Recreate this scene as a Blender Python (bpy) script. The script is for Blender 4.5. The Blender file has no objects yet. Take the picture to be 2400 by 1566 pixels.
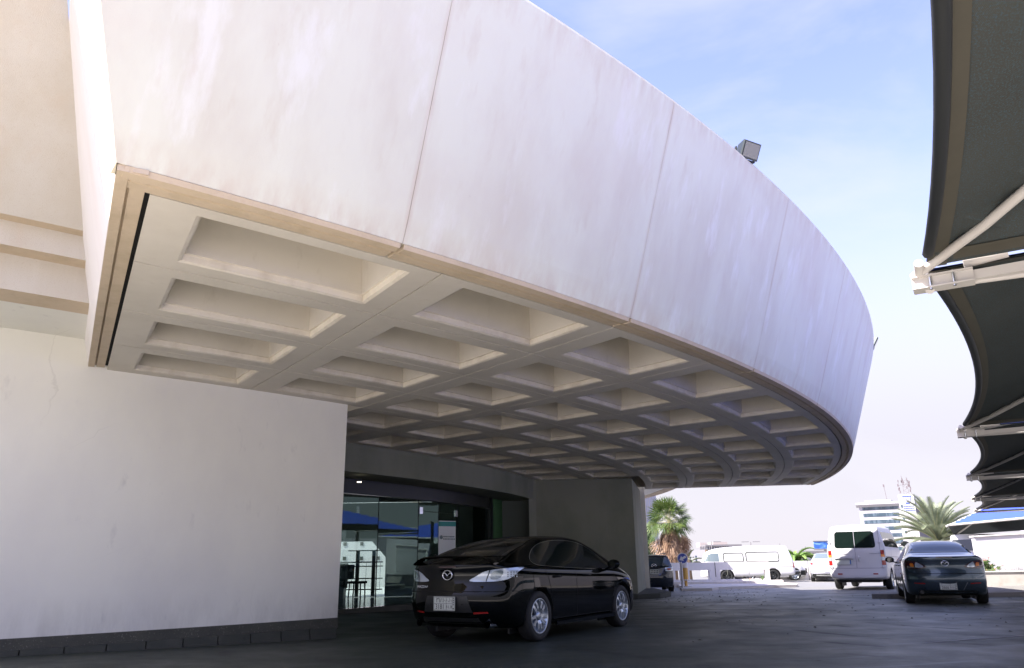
import bpy, bmesh, math, random
from mathutils import Vector, Matrix
from mathutils.bvhtree import BVHTree
from mathutils.geometry import delaunay_2d_cdt
random.seed(7)
S = bpy.context.scene
COL = S.collection
R = math.radians
# ------------------------------------------------------------------ camera
F = 1800.0; PITCH = math.atan(537 / F); ROLL = R(0.8); H = 1.03
FWD = Vector((0, math.cos(PITCH), math.sin(PITCH)))
_u0 = Vector((0, -math.sin(PITCH), math.cos(PITCH))); _r0 = Vector((1, 0, 0))
RT = _r0 * math.cos(ROLL) - _u0 * math.sin(ROLL)
UP = _u0 * math.cos(ROLL) + _r0 * math.sin(ROLL)
CAMP = Vector((0, 0, H))
cam = bpy.data.objects.new('camera', bpy.data.cameras.new('camera')); COL.objects.link(cam)
M3 = Matrix((RT, UP, -FWD)).transposed()
cam.matrix_world = Matrix.Translation(CAMP) @ M3.to_4x4()
cam.data.sensor_width = 36; cam.data.lens = 27.0; cam.data.clip_end = 6000; cam.data.clip_start = 0.05
S.camera = cam

def at(x, y, Y):                       # point of the place seen at photo pixel (x, y), Y metres ahead
    d = FWD * F + RT * (x - 1200) - UP * (y - 783)
    return CAMP + d * (Y / d.y)
def sstep(v, a, b): t = max(0, min(1, (v - a) / (b - a))); return t * t * (3 - 2 * t)
def gz(x, y):                          # height of the forecourt
    return -0.004 * max(0, min(y, 80) - 14) + 0.03 * max(0, min(4.0, -(x + 2.75)))

# ------------------------------------------------------------------ mesh helpers
class MB:
    def __init__(s): s.v = []; s.f = []; s.m = []; s.sm = []
    def add(s, vs, fs, mi=0, smooth=False):
        n = len(s.v); s.v += [tuple(v) for v in vs]
        for f in fs: s.f.append([i + n for i in f]); s.m.append(mi); s.sm.append(smooth)
    def box(s, c, sz, M=None, mi=0):
        x, y, z = (a / 2 for a in sz); c = Vector(c)
        vs = [Vector((i * x, j * y, k * z)) for i in (-1, 1) for j in (-1, 1) for k in (-1, 1)]
        vs = [(M @ v if M else v) + c for v in vs]
        s.add(vs, [(0, 1, 3, 2), (4, 6, 7, 5), (0, 4, 5, 1), (2, 3, 7, 6), (0, 2, 6, 4), (1, 5, 7, 3)], mi)
    def b2(s, a, b, mi=0):
        s.box([(a[i] + b[i]) / 2 for i in range(3)], [abs(b[i] - a[i]) for i in range(3)], None, mi)
    def tube(s, pts, r, n=8, mi=0, cap=True, smooth=True):
        pts = [Vector(p) for p in pts]; k = len(pts)
        rs = r if isinstance(r, (list, tuple)) else [r] * k
        rings = []; prev = None
        for i, p in enumerate(pts):
            t = (pts[min(i + 1, k - 1)] - pts[max(i - 1, 0)]).normalized()
            a = prev if prev else (Vector((0, 0, 1)) if abs(t.z) < .9 else Vector((1, 0, 0)))
            a = (a - t * a.dot(t)).normalized(); prev = a; b = t.cross(a)
            rings.append([p + (a * math.cos(q) + b * math.sin(q)) * rs[i] for q in [2 * math.pi * j / n for j in range(n)]])
        vs = [v for rg in rings for v in rg]; fs = []
        for i in range(k - 1):
            for j in range(n):
                fs.append((i * n + j, i * n + (j + 1) % n, (i + 1) * n + (j + 1) % n, (i + 1) * n + j))
        s.add(vs, fs, mi, smooth)
        if cap: s.add(rings[0], [list(range(n))[::-1]], mi); s.add(rings[-1], [list(range(n))], mi)
    def bar(s, a, b, w, h, mi=0, upv=Vector((0, 0, 1))):
        a = Vector(a); b = Vector(b); t = (b - a).normalized(); sd = t.cross(upv).normalized(); u = sd.cross(t)
        vs = [p + sd * (i * w / 2) + u * (j * h / 2) for p in (a, b) for i, j in ((-1, -1), (1, -1), (1, 1), (-1, 1))]
        s.add(vs, [(0, 1, 2, 3), (7, 6, 5, 4), (0, 4, 5, 1), (1, 5, 6, 2), (2, 6, 7, 3), (3, 7, 4, 0)], mi)
    def lathe(s, prof, n=32, M=None, mi=0, smooth=True):   # prof: (r, axial) ; axis = local X
        vs = []; k = len(prof)
        for j in range(n):
            q = 2 * math.pi * j / n
            for r, a in prof:
                v = Vector((a, r * math.cos(q), r * math.sin(q))); vs.append(M @ v if M else v)
        fs = []
        for j in range(n):
            for i in range(k - 1):
                a = j * k + i; b = ((j + 1) % n) * k + i
                fs.append((a, a + 1, b + 1, b))
        s.add(vs, fs, mi, smooth)
    def prism(s, poly, z0, z1, mi=0):
        n = len(poly); zt = z1 if isinstance(z1, (list, tuple)) else [z1] * n
        vs = [(p[0], p[1], z0) for p in poly] + [(p[0], p[1], zt[i]) for i, p in enumerate(poly)]
        fs = [list(range(n))[::-1], list(range(n, 2 * n))] + [(i, (i + 1) % n, n + (i + 1) % n, n + i) for i in range(n)]
        s.add(vs, fs, mi)
    def grid(s, rows, mi=0, smooth=True, flip=False):
        n = len(rows[0]); vs = [v for r in rows for v in r]; fs = []
        for i in range(len(rows) - 1):
            for j in range(n - 1):
                f = (i * n + j, i * n + j + 1, (i + 1) * n + j + 1, (i + 1) * n + j)
                fs.append(f[::-1] if flip else f)
        s.add(vs, fs, mi, smooth)
    def mesh(s, name, mats):
        me = bpy.data.meshes.new(name); me.from_pydata(s.v, [], s.f)
        for m in (mats if isinstance(mats, (list, tuple)) else [mats]): me.materials.append(m)
        me.polygons.foreach_set('material_index', s.m); me.polygons.foreach_set('use_smooth', s.sm)
        me.update(); return me
    def build(s, name, mats, parent=None, recalc=False):
        me = s.mesh(name, mats)
        if recalc:
            bm = bmesh.new(); bm.from_mesh(me); bmesh.ops.recalc_face_normals(bm, faces=bm.faces); bm.to_mesh(me); bm.free()
        o = bpy.data.objects.new(name, me); COL.objects.link(o)
        if parent: o.parent = parent
        return o
def tag(o, label=None, cat=None, group=None, kind=None):
    if label: o['label'] = label
    if cat: o['category'] = cat
    if group: o['group'] = group
    if kind: o['kind'] = kind
    return o
def empty(name, loc=(0, 0, 0), rz=0, label=None, cat=None, group=None):
    o = bpy.data.objects.new(name, None); COL.objects.link(o); o.location = loc; o.rotation_euler = (0, 0, rz)
    o.empty_display_size = .2
    return tag(o, label, cat, group)
def copy_tree(o, parent=None):
    c = o.copy(); COL.objects.link(c); c.parent = parent
    for ch in [x for x in bpy.data.objects if x.parent == o]: copy_tree(ch, c)
    return c

# ------------------------------------------------------------------ materials
def newmat(name):
    m = bpy.data.materials.new(name); m.use_nodes = True
    nt = m.node_tree; return m, nt, nt.nodes['Principled BSDF']
def N(nt, t, **kw):
    n = nt.nodes.new(t)
    for k, v in kw.items():
        if k in n.inputs: n.inputs[k].default_value = v
        else: setattr(n, k, v)
    return n
def plain(name, col, rough=.5, metal=0, coat=0, noise=0, nscale=8, bump=0, emit=None, es=1, spec=None):
    m, nt, p = newmat(name); L = nt.links
    p.inputs['Base Color'].default_value = (*col, 1); p.inputs['Roughness'].default_value = rough
    p.inputs['Metallic'].default_value = metal; p.inputs['Coat Weight'].default_value = coat; p.inputs['Coat Roughness'].default_value = .03
    if spec is not None: p.inputs['Specular IOR Level'].default_value = spec
    if noise or bump:
        tc = N(nt, 'ShaderNodeTexCoord'); nz = N(nt, 'ShaderNodeTexNoise', Scale=nscale, Detail=6)
        L.new(tc.outputs['Object'], nz.inputs['Vector'])
        if noise:
            mx = N(nt, 'ShaderNodeMix', data_type='RGBA')
            mx.inputs[6].default_value = (*[c * (1 - noise) for c in col], 1); mx.inputs[7].default_value = (*[min(1, c * (1 + noise)) for c in col], 1)
            L.new(nz.outputs['Fac'], mx.inputs[0]); L.new(mx.outputs[2], p.inputs['Base Color'])
        if bump:
            b = N(nt, 'ShaderNodeBump', Strength=bump, Distance=.01); L.new(nz.outputs['Fac'], b.inputs['Height']); L.new(b.outputs[0], p.inputs['Normal'])
    if emit: p.inputs['Emission Color'].default_value = (*emit, 1); p.inputs['Emission Strength'].default_value = es
    return m
def layered(name, base, layers, rough=.85, bump=.15, bscale=60, spec=.3):
    """base colour with noise layers: (colour, (sx,sy,sz), scale, lo, hi, amount)"""
    m, nt, p = newmat(name); L = nt.links
    tc = N(nt, 'ShaderNodeTexCoord'); prev = None
    for col, sc, scale, lo, hi, amt in layers:
        mp = N(nt, 'ShaderNodeMapping'); mp.inputs['Scale'].default_value = sc; L.new(tc.outputs['Object'], mp.inputs[0])
        nz = N(nt, 'ShaderNodeTexNoise', Scale=scale, Detail=8, Roughness=.6); L.new(mp.outputs[0], nz.inputs['Vector'])
        mr = N(nt, 'ShaderNodeMapRange'); mr.inputs[1].default_value = lo; mr.inputs[2].default_value = hi; mr.inputs[4].default_value = amt
        L.new(nz.outputs['Fac'], mr.inputs[0])
        mx = N(nt, 'ShaderNodeMix', data_type='RGBA'); mx.inputs[7].default_value = (*col, 1)
        if prev: L.new(prev, mx.inputs[6])
        else: mx.inputs[6].default_value = (*base, 1)
        L.new(mr.outputs[0], mx.inputs[0]); prev = mx.outputs[2]
    L.new(prev, p.inputs['Base Color'])
    nz = N(nt, 'ShaderNodeTexNoise', Scale=bscale, Detail=5); L.new(tc.outputs['Object'], nz.inputs['Vector'])
    b = N(nt, 'ShaderNodeBump', Strength=bump, Distance=.01); L.new(nz.outputs['Fac'], b.inputs['Height']); L.new(b.outputs[0], p.inputs['Normal'])
    p.inputs['Roughness'].default_value = rough; p.inputs['Specular IOR Level'].default_value = spec
    return m
def glassmat(name, tint=(.5, .6, .58), refl=.12, blend=.25, gcol=(.9, .95, .95)):
    m = bpy.data.materials.new(name); m.use_nodes = True; nt = m.node_tree; L = nt.links
    nt.nodes.clear(); out = N(nt, 'ShaderNodeOutputMaterial'); mx = N(nt, 'ShaderNodeMixShader')
    tr = N(nt, 'ShaderNodeBsdfTransparent'); tr.inputs[0].default_value = (*tint, 1)
    gl = N(nt, 'ShaderNodeBsdfGlossy'); gl.inputs[0].default_value = (*gcol, 1); gl.inputs['Roughness'].default_value = .005
    lw = N(nt, 'ShaderNodeLayerWeight', Blend=blend); ad = N(nt, 'ShaderNodeMath', operation='ADD', use_clamp=True); ad.inputs[1].default_value = refl
    L.new(lw.outputs['Fresnel'], ad.inputs[0]); L.new(ad.outputs[0], mx.inputs[0]); L.new(tr.outputs[0], mx.inputs[1]); L.new(gl.outputs[0], mx.inputs[2]); L.new(mx.outputs[0], out.inputs[0])
    return m
M = {}
# streaked precast concrete: streaks run down the panels
M['fascia'] = layered('fascia_concrete', (.70, .69, .575), [
    ((.60, .55, .45), (1, 1, .05), 1.5, .46, .72, .75),
    ((.78, .77, .71), (1, 1, .02), 3.2, .56, .68, .6),
    ((.58, .50, .39), (1, 1, .05), 5.0, .58, .76, .5),
    ((.64, .57, .48), (1, 1, 1), .7, .5, .75, .55),
    ((.50, .44, .37), (1, 1, .8), 18, .70, .80, .35)], bump=.10, bscale=90)
def edge_stain(m):
    nt = m.node_tree; L = nt.links; p = nt.nodes['Principled BSDF']; src = p.inputs['Base Color'].links[0].from_socket
    uv = N(nt, 'ShaderNodeUVMap'); sx = N(nt, 'ShaderNodeSeparateXYZ'); L.new(uv.outputs[0], sx.inputs[0]); tc = N(nt, 'ShaderNodeTexCoord')
    def mr(x, a, b, c=1): q = N(nt, 'ShaderNodeMapRange'); q.inputs[1].default_value = a; q.inputs[2].default_value = b; q.inputs[4].default_value = c; L.new(x, q.inputs[0]); return q.outputs[0]
    def mt(op, a, b):
        q = N(nt, 'ShaderNodeMath', operation=op); L.new(a, q.inputs[0])
        if isinstance(b, float): q.inputs[1].default_value = b
        else: L.new(b, q.inputs[1])
        return q.outputs[0]
    mp = N(nt, 'ShaderNodeMapping'); mp.inputs['Scale'].default_value = (1, 1, .25); L.new(tc.outputs['Object'], mp.inputs[0])
    n = N(nt, 'ShaderNodeTexNoise', Scale=2.2, Detail=7, Roughness=.65); L.new(mp.outputs[0], n.inputs[0]); nz = mr(n.outputs['Fac'], .35, .62)
    e = mt('MAXIMUM', mr(sx.outputs['X'], .014, .0), mr(sx.outputs['X'], .986, 1.0)); e = mt('MULTIPLY', e, nz)
    mp2 = N(nt, 'ShaderNodeMapping'); mp2.inputs['Scale'].default_value = (3, 3, .15); L.new(tc.outputs['Object'], mp2.inputs[0])
    n2 = N(nt, 'ShaderNodeTexNoise', Scale=3.0, Detail=5, Roughness=.6); L.new(mp2.outputs[0], n2.inputs[0]); nz2 = mr(n2.outputs['Fac'], .40, .66)
    tb = mt('MAXIMUM', mr(sx.outputs['Y'], .10, .0, .8), mr(sx.outputs['Y'], .84, 1.0, .8)); tb = mt('MULTIPLY', tb, nz2)
    f = mt('MAXIMUM', e, tb)
    mx = N(nt, 'ShaderNodeMix', data_type='RGBA'); mx.inputs[7].default_value = (.60, .52, .42, 1); L.new(src, mx.inputs[6]); L.new(f, mx.inputs[0]); L.new(mx.outputs[2], p.inputs['Base Color'])
edge_stain(M['fascia'])
M['side_fascia'] = layered('aggregate_concrete', (.55, .505, .44), [
    ((.60, .57, .525), (1, 1, .1), 1.5, .45, .7, .8), ((.48, .41, .33), (1, 1, 1), 70, .55, .7, .5), ((.54, .45, .36), (1, 1, .3), 3, .55, .7, .4)], bump=.5, bscale=160)
M['drip'] = layered('stained_concrete', (.58, .47, .34), [((.46, .37, .25), (1, 1, 1), 3, .5, .7, .7), ((.50, .40, .30), (1, 1, 1), 9, .55, .7, .5)], bump=.3, bscale=50)
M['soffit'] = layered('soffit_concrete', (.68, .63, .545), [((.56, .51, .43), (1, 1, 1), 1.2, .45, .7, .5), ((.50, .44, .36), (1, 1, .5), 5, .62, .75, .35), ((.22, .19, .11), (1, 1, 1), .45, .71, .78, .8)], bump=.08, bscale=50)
M['soffit_lip'] = layered('soffit_lip', (.76, .70, .59), [((.55, .48, .38), (1, 1, 1), 4, .45, .7, .6)], bump=.1)
M['wall'] = layered('painted_render', (.80, .785, .71), [((.70, .68, .64), (1, 1, .6), .7, .42, .7, .7), ((.46, .45, .44), (1, 1, .5), 4.0, .64, .78, .45), ((.38, .37, .36), (1, 1, 1), 16, .72, .8, .5)], bump=.06, bscale=40)
def wear(m):
    nt = m.node_tree; L = nt.links; p = nt.nodes['Principled BSDF']; src = p.inputs['Base Color'].links[0].from_socket; tc = N(nt, 'ShaderNodeTexCoord')
    nz = N(nt, 'ShaderNodeTexNoise', Scale=1.3, Detail=5); L.new(tc.outputs['Object'], nz.inputs[0]); ad = N(nt, 'ShaderNodeMix', data_type='RGBA', blend_type='LINEAR_LIGHT'); ad.inputs[0].default_value = .35; L.new(tc.outputs['Object'], ad.inputs[6]); L.new(nz.outputs['Color'], ad.inputs[7])
    vo = N(nt, 'ShaderNodeTexVoronoi', feature='DISTANCE_TO_EDGE', Scale=.42); L.new(ad.outputs[2], vo.inputs['Vector'])
    cr = N(nt, 'ShaderNodeMapRange'); cr.inputs[1].default_value = .0; cr.inputs[2].default_value = .004; cr.inputs[3].default_value = .22; cr.inputs[4].default_value = 0; L.new(vo.outputs['Distance'], cr.inputs[0])
    n2 = N(nt, 'ShaderNodeTexNoise', Scale=.6); L.new(tc.outputs['Object'], n2.inputs[0]); r2 = N(nt, 'ShaderNodeMapRange'); r2.inputs[1].default_value = .5; r2.inputs[2].default_value = .6; L.new(n2.outputs['Fac'], r2.inputs[0])
    mu = N(nt, 'ShaderNodeMath', operation='MULTIPLY'); L.new(cr.outputs[0], mu.inputs[0]); L.new(r2.outputs[0], mu.inputs[1])
    sx = N(nt, 'ShaderNodeSeparateXYZ'); L.new(tc.outputs['Object'], sx.inputs[0]); sb = N(nt, 'ShaderNodeMapRange'); sb.inputs[1].default_value = .75; sb.inputs[2].default_value = .27; L.new(sx.outputs['Z'], sb.inputs[0])
    mp = N(nt, 'ShaderNodeMapping'); mp.inputs['Scale'].default_value = (1, 1, .3); L.new(tc.outputs['Object'], mp.inputs[0]); n3 = N(nt, 'ShaderNodeTexNoise', Scale=4, Detail=8, Roughness=.7); L.new(mp.outputs[0], n3.inputs[0]); r3 = N(nt, 'ShaderNodeMapRange'); r3.inputs[1].default_value = .42; r3.inputs[2].default_value = .68; r3.inputs[4].default_value = .4; L.new(n3.outputs['Fac'], r3.inputs[0])
    m2 = N(nt, 'ShaderNodeMath', operation='MULTIPLY'); L.new(sb.outputs[0], m2.inputs[0]); L.new(r3.outputs[0], m2.inputs[1]); mxx = N(nt, 'ShaderNodeMath', operation='MAXIMUM'); L.new(mu.outputs[0], mxx.inputs[0]); L.new(m2.outputs[0], mxx.inputs[1])
    mx = N(nt, 'ShaderNodeMix', data_type='RGBA'); mx.inputs[7].default_value = (.42, .40, .36, 1); L.new(src, mx.inputs[6]); L.new(mxx.outputs[0], mx.inputs[0]); L.new(mx.outputs[2], p.inputs['Base Color'])
wear(M['wall'])
M['pier'] = layered('shade_darkened_render', (.26, .265, .215), [((.17, .185, .135), (1, 1, .6), .9, .42, .7, .7)], bump=.06)  # render colour darkened to carry the deep shade under the canopy
M['plinth'] = layered('pebble_plinth', (.085, .085, .07), [((.24, .23, .20), (1, 1, 1), 55, .60, .66, .9), ((.05, .05, .045), (1, 1, 1), 3, .4, .7, .5)], bump=.8, bscale=60)
M['shaded_kerb'] = layered('shaded_worn_kerb', (.20, .19, .175), [((.12, .115, .10), (1, 1, 1), 3, .5, .7, .7), ((.30, .28, .26), (1, 1, 1), 8, .58, .72, .6)], bump=.4, bscale=40)  # darker copy of the pale kerb, its shadowed side painted in
M['kerb'] = layered('kerb_stone', (.065, .068, .058), [((.10, .10, .085), (1, 1, 1), 3, .5, .7, .7), ((.04, .042, .035), (1, 1, 1), 12, .55, .7, .5)], bump=.4, bscale=40)
M['white_kerb'] = layered('pale_kerb', (.58, .54, .50), [((.42, .36, .30), (1, 1, 1), 2.5, .5, .75, .6), ((.30, .26, .22), (1, 1, 1), 10, .62, .75, .5)], bump=.3, bscale=40)
M['white_wall'] = layered('white_parapet_paint', (.72, .69, .67), [((.60, .55, .50), (1, 1, .2), 1.2, .5, .75, .5), ((.5, .45, .4), (1, 1, .5), 5, .65, .8, .4)], bump=.08)
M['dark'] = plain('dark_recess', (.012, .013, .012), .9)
M['blackmetal'] = plain('black_metal', (.015, .017, .016), .4)
M['shaded_wall'] = layered('shaded_green_render', (.07, .17, .07), [((.05, .12, .05), (1, 1, 1), 1.5, .4, .7, .6)], bump=.05)  # same wall in shade, with the shade put into a dark green colour
M['chrome'] = plain('chrome', (.8, .82, .85), .12, 1)
M['steel'] = plain('brushed_steel', (.75, .77, .78), .25, 1)
M['white_steel'] = layered('white_painted_steel', (.50, .475, .45), [((.40, .33, .27), (1, 1, 1), 30, .64, .74, .55), ((.5, .44, .40), (1, 1, 1), 5, .5, .75, .5)], rough=.45, bump=.05)
M['rubber'] = plain('tyre_rubber', (.012, .012, .012), .75, bump=.3, nscale=60)
M['rim'] = plain('alloy', (.44, .48, .52), .28, .9)
M['plastic'] = plain('black_plastic', (.012, .013, .013), .45)
M['black_paint'] = plain('black_car_paint', (.001, .0016, .0013), .3, .0, .55, spec=.0)
M['grey_paint'] = plain('blue_grey_metallic_paint', (.050, .075, .10), .26, .7, 1.0)
M['navy_paint'] = plain('dark_navy_paint', (.006, .012, .022), .2, .2, 1.0)
M['white_paint'] = plain('white_vehicle_paint', (.55, .545, .55), .4, 0, .15, noise=.03, nscale=2)
M['silver_paint'] = plain('pale_silver_paint', (.60, .60, .66), .3, .3, .8)
M['carglass'] = plain('tinted_window_glass', (.006, .010, .009), .03, 0, 0, spec=.9)
M['carglass_blue'] = plain('tinted_rear_glass', (.015, .035, .05), .03, 0, 0, spec=1.0)
M['vanglass'] = plain('pale_van_glass', (.12, .15, .155), .05, 0, 0, spec=.8)
M['lamp_clear'] = plain('clear_lamp_lens', (.44, .50, .57), .12, .35, 1)
M['lamp_grey'] = plain('smoked_lamp_lens', (.16, .20, .24), .1, .5, 1)
M['lamp_red'] = plain('red_lamp_lens', (.30, .015, .012), .15, 0, 1)
M['lamp_dkred'] = plain('dark_red_lamp_lens', (.05, .006, .008), .1, 0, 1)
M['lamp_orange'] = plain('orange_lamp_lens', (.75, .22, .03), .15, 0, 1)
M['plate'] = plain('plate_white', (.55, .58, .52), .5, noise=.08, nscale=30)
M['plate_ink'] = plain('plate_ink', (.015, .018, .02), .5)
M['plate_blue'] = plain('plate_blue_band', (.01, .12, .45), .5)
M['sign_blue'] = plain('sign_blue', (.05, .09, .42), .35, noise=.15, nscale=4)
M['sign_white'] = plain('sign_white', (.8, .8, .8), .4)
M['yellow'] = plain('yellow_bollard_paint', (.72, .42, .10), .5, noise=.12, nscale=5)
M['bark'] = layered('palm_bark', (.16, .11, .07), [((.28, .2, .13), (1, 1, 3), 6, .45, .7, .8)], bump=.8, bscale=20)
M['blackgap'] = plain('gap', (.004, .004, .004), .9)
# ground
def ground_mat():
    m, nt, p = newmat('worn_asphalt'); L = nt.links
    tc = N(nt, 'ShaderNodeTexCoord')
    def nz(scale, sc=(1, 1, 1), rot=0, det=8, rough=.6, dist=0):
        mp = N(nt, 'ShaderNodeMapping'); mp.inputs['Scale'].default_value = sc; mp.inputs['Rotation'].default_value = (0, 0, rot)
        L.new(tc.outputs['Object'], mp.inputs[0])
        n = N(nt, 'ShaderNodeTexNoise', Scale=scale, Detail=det, Roughness=rough, Distortion=dist); L.new(mp.outputs[0], n.inputs['Vector']); return n.outputs['Fac']
    def rng(x, lo, hi, a):
        mr = N(nt, 'ShaderNodeMapRange'); mr.inputs[1].default_value = lo; mr.inputs[2].default_value = hi; mr.inputs[4].default_value = a; L.new(x, mr.inputs[0]); return mr.outputs[0]
    def mul(a, b):
        q = N(nt, 'ShaderNodeMath', operation='MULTIPLY'); L.new(a, q.inputs[0]); L.new(b, q.inputs[1]); return q.outputs[0]
    def mix(a, col, f):
        mx = N(nt, 'ShaderNodeMix', data_type='RGBA'); mx.inputs[7].default_value = (*col, 1)
        if isinstance(a, tuple): mx.inputs[6].default_value = (*a, 1)
        else: L.new(a, mx.inputs[6])
        L.new(f, mx.inputs[0]); return mx.outputs[2]
    sxa = N(nt, 'ShaderNodeSeparateXYZ'); L.new(tc.outputs['Object'], sxa.inputs[0])
    lane = mul(mul(rng(sxa.outputs['X'], .5, 4.5, 1), rng(sxa.outputs['X'], 12, 8, 1)), rng(sxa.outputs['Y'], 5, 13, 1))
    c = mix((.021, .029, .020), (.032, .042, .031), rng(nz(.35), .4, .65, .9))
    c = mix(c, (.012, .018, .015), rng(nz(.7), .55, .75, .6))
    c = mix(c, (.21, .215, .18), mul(lane, rng(nz(.5, det=6), .32, .60, .9)))
    c = mix(c, (.16, .18, .165), mul(mul(rng(nz(1.6, (.7, 1.3, 1), R(12), 12, .80, .25), .50, .72, 1), rng(nz(.35), .42, .6, 1)), rng(sxa.outputs['X'], -1, 3, 1)))
    wv = N(nt, 'ShaderNodeTexWave', wave_type='RINGS', rings_direction='Z', Scale=.42, Distortion=1.6, Detail=3); wv.inputs['Detail Scale'].default_value = .6
    mp = N(nt, 'ShaderNodeMapping'); mp.inputs['Location'].default_value = (-.5, -21, 0); L.new(tc.outputs['Object'], mp.inputs[0]); L.new(mp.outputs[0], wv.inputs[0])
    arcs = mul(mul(rng(wv.outputs['Fac'], .94, .995, .8), rng(nz(.45, det=4), .46, .60, 1)), rng(sxa.outputs['X'], 2, 4, 1))
    c = mix(c, (.14, .16, .15), arcs)
    c = mix(c, (.24, .255, .245), mul(mul(rng(nz(5.5, (.45, 1.7, 1), R(8), 12, .82, .3), .52, .70, 1), rng(nz(.55, det=5), .44, .60, 1)), lane))
    wv2 = N(nt, 'ShaderNodeTexWave', wave_type='RINGS', rings_direction='Z', Scale=.31, Distortion=2.2, Detail=3)
    mp2 = N(nt, 'ShaderNodeMapping'); mp2.inputs['Location'].default_value = (-15, -17, 0); L.new(tc.outputs['Object'], mp2.inputs[0]); L.new(mp2.outputs[0], wv2.inputs[0])
    c = mix(c, (.012, .014, .014), mul(rng(wv2.outputs['Fac'], .90, .98, .8), rng(nz(.6, det=4), .5, .62, 1)))
    c = mix(c, (.055, .058, .056), rng(nz(70, det=3), .56, .70, .5))
    c = mix(c, (.010, .012, .011), rng(nz(5, det=4), .68, .76, .6))
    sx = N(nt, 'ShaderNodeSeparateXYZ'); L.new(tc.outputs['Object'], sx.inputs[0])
    # far deck is pale dusty concrete; unseen near ground paled for bounce light
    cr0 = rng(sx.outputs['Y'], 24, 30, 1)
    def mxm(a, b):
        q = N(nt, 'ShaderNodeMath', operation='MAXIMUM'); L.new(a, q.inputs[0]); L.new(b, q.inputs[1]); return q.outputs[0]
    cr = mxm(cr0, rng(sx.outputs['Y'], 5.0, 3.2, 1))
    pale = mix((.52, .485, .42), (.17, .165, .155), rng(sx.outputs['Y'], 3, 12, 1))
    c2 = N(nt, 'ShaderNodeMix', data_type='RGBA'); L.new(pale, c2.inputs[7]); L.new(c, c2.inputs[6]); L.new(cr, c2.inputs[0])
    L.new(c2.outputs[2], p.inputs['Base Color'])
    rr = rng(nz(1.2), .3, .7, .25); ad = N(nt, 'ShaderNodeMath', operation='ADD'); ad.inputs[1].default_value = .55; L.new(rr, ad.inputs[0]); ad.inputs[1].default_value = .42; L.new(ad.outputs[0], p.inputs['Roughness'])
    b = N(nt, 'ShaderNodeBump', Strength=.35, Distance=.01); L.new(nz(45, det=6), b.inputs['Height']); L.new(b.outputs[0], p.inputs['Normal'])
    return m
M['ground'] = ground_mat()

# ------------------------------------------------------------------ light and sky
AZ, EL = R(22), R(50)
SD = Vector((-math.cos(AZ) * math.cos(EL), -math.sin(AZ) * math.cos(EL), math.sin(EL)))   # towards the sun
sl = bpy.data.lights.new('sun', 'SUN'); sl.energy = 4.6; sl.angle = R(.5); sl.color = (1, .95, .88)
so = bpy.data.objects.new('sun', sl); COL.objects.link(so); so.rotation_euler = SD.to_track_quat('Z', 'Y').to_euler(); so.location = (0, 0, 30)
W = bpy.data.worlds.new('World'); S.world = W; W.use_nodes = True
nt = W.node_tree; L = nt.links; bg = nt.nodes['Background']
sky = N(nt, 'ShaderNodeTexSky', sky_type='NISHITA'); sky.sun_disc = False; sky.sun_elevation = EL
sky.sun_rotation = math.atan2(SD.x, SD.y); sky.air_density = 1.0; sky.dust_density = .7; sky.ozone_density = 1.2
tc = N(nt, 'ShaderNodeTexCoord'); mp = N(nt, 'ShaderNodeMapping'); mp.inputs['Scale'].default_value = (1, 1, 2.4); L.new(tc.outputs['Generated'], mp.inputs[0])
cz = N(nt, 'ShaderNodeTexNoise', Scale=2.6, Detail=6, Roughness=.55, Distortion=.4); L.new(mp.outputs[0], cz.inputs['Vector'])
mr = N(nt, 'ShaderNodeMapRange'); mr.inputs[1].default_value = .5; mr.inputs[2].default_value = .72; mr.inputs[4].default_value = .42; L.new(cz.outputs['Fac'], mr.inputs[0])
tint = N(nt, 'ShaderNodeMix', data_type='RGBA', blend_type='MULTIPLY'); tint.inputs[0].default_value = 1; tint.inputs[7].default_value = (.96, .76, .90, 1)
L.new(sky.outputs[0], tint.inputs[6])
mx = N(nt, 'ShaderNodeMix', data_type='RGBA'); mx.inputs[7].default_value = (2.0, 1.96, 2.2, 1); L.new(mr.outputs[0], mx.inputs[0])
hz_ = N(nt, 'ShaderNodeMix', data_type='RGBA'); hz_.inputs[7].default_value = (1.64, 1.59, 1.74, 1); L.new(tint.outputs[2], hz_.inputs[6])
sp3 = N(nt, 'ShaderNodeSeparateXYZ'); L.new(tc.outputs['Generated'], sp3.inputs[0])
hr = N(nt, 'ShaderNodeMapRange', interpolation_type='SMOOTHSTEP'); hr.inputs[1].default_value = .50; hr.inputs[2].default_value = .12; hr.inputs[4].default_value = .97; L.new(sp3.outputs['Z'], hr.inputs[0]); L.new(hr.outputs[0], hz_.inputs[0])
L.new(hz_.outputs[2], mx.inputs[6]); L.new(mx.outputs[2], bg.inputs[0]); bg.inputs[1].default_value = .15
S.view_settings.view_transform = 'Standard'; S.view_settings.look = 'None'; S.view_settings.gamma = 1; S.view_settings.exposure = 1.82
S.cycles.max_bounces = 8; S.cycles.transparent_max_bounces = 12
try: S.cycles.use_denoising = True
except Exception: pass

# ------------------------------------------------------------------ ground sheet
mb = MB(); xs = [-3000, -300, -60, -25, -12] + [-8 + .75 * i for i in range(12)] + [2, 4, 6, 6.8, 7.1, 7.4, 7.7, 8.1, 10, 20, 40, 100, 400, 3000]
ys = [-3000, -300, -60, -20, -5, 0, 4, 8, 11, 14, 16, 20, 25, 27.5, 28.5, 29.5, 30.5, 31.5, 40, 60, 80, 140, 400, 4000]
mb.grid([[(x, y, gz(x, y)) for x in xs] for y in ys], smooth=True); tag(mb.build('ground', M['ground']), kind='structure')

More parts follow.
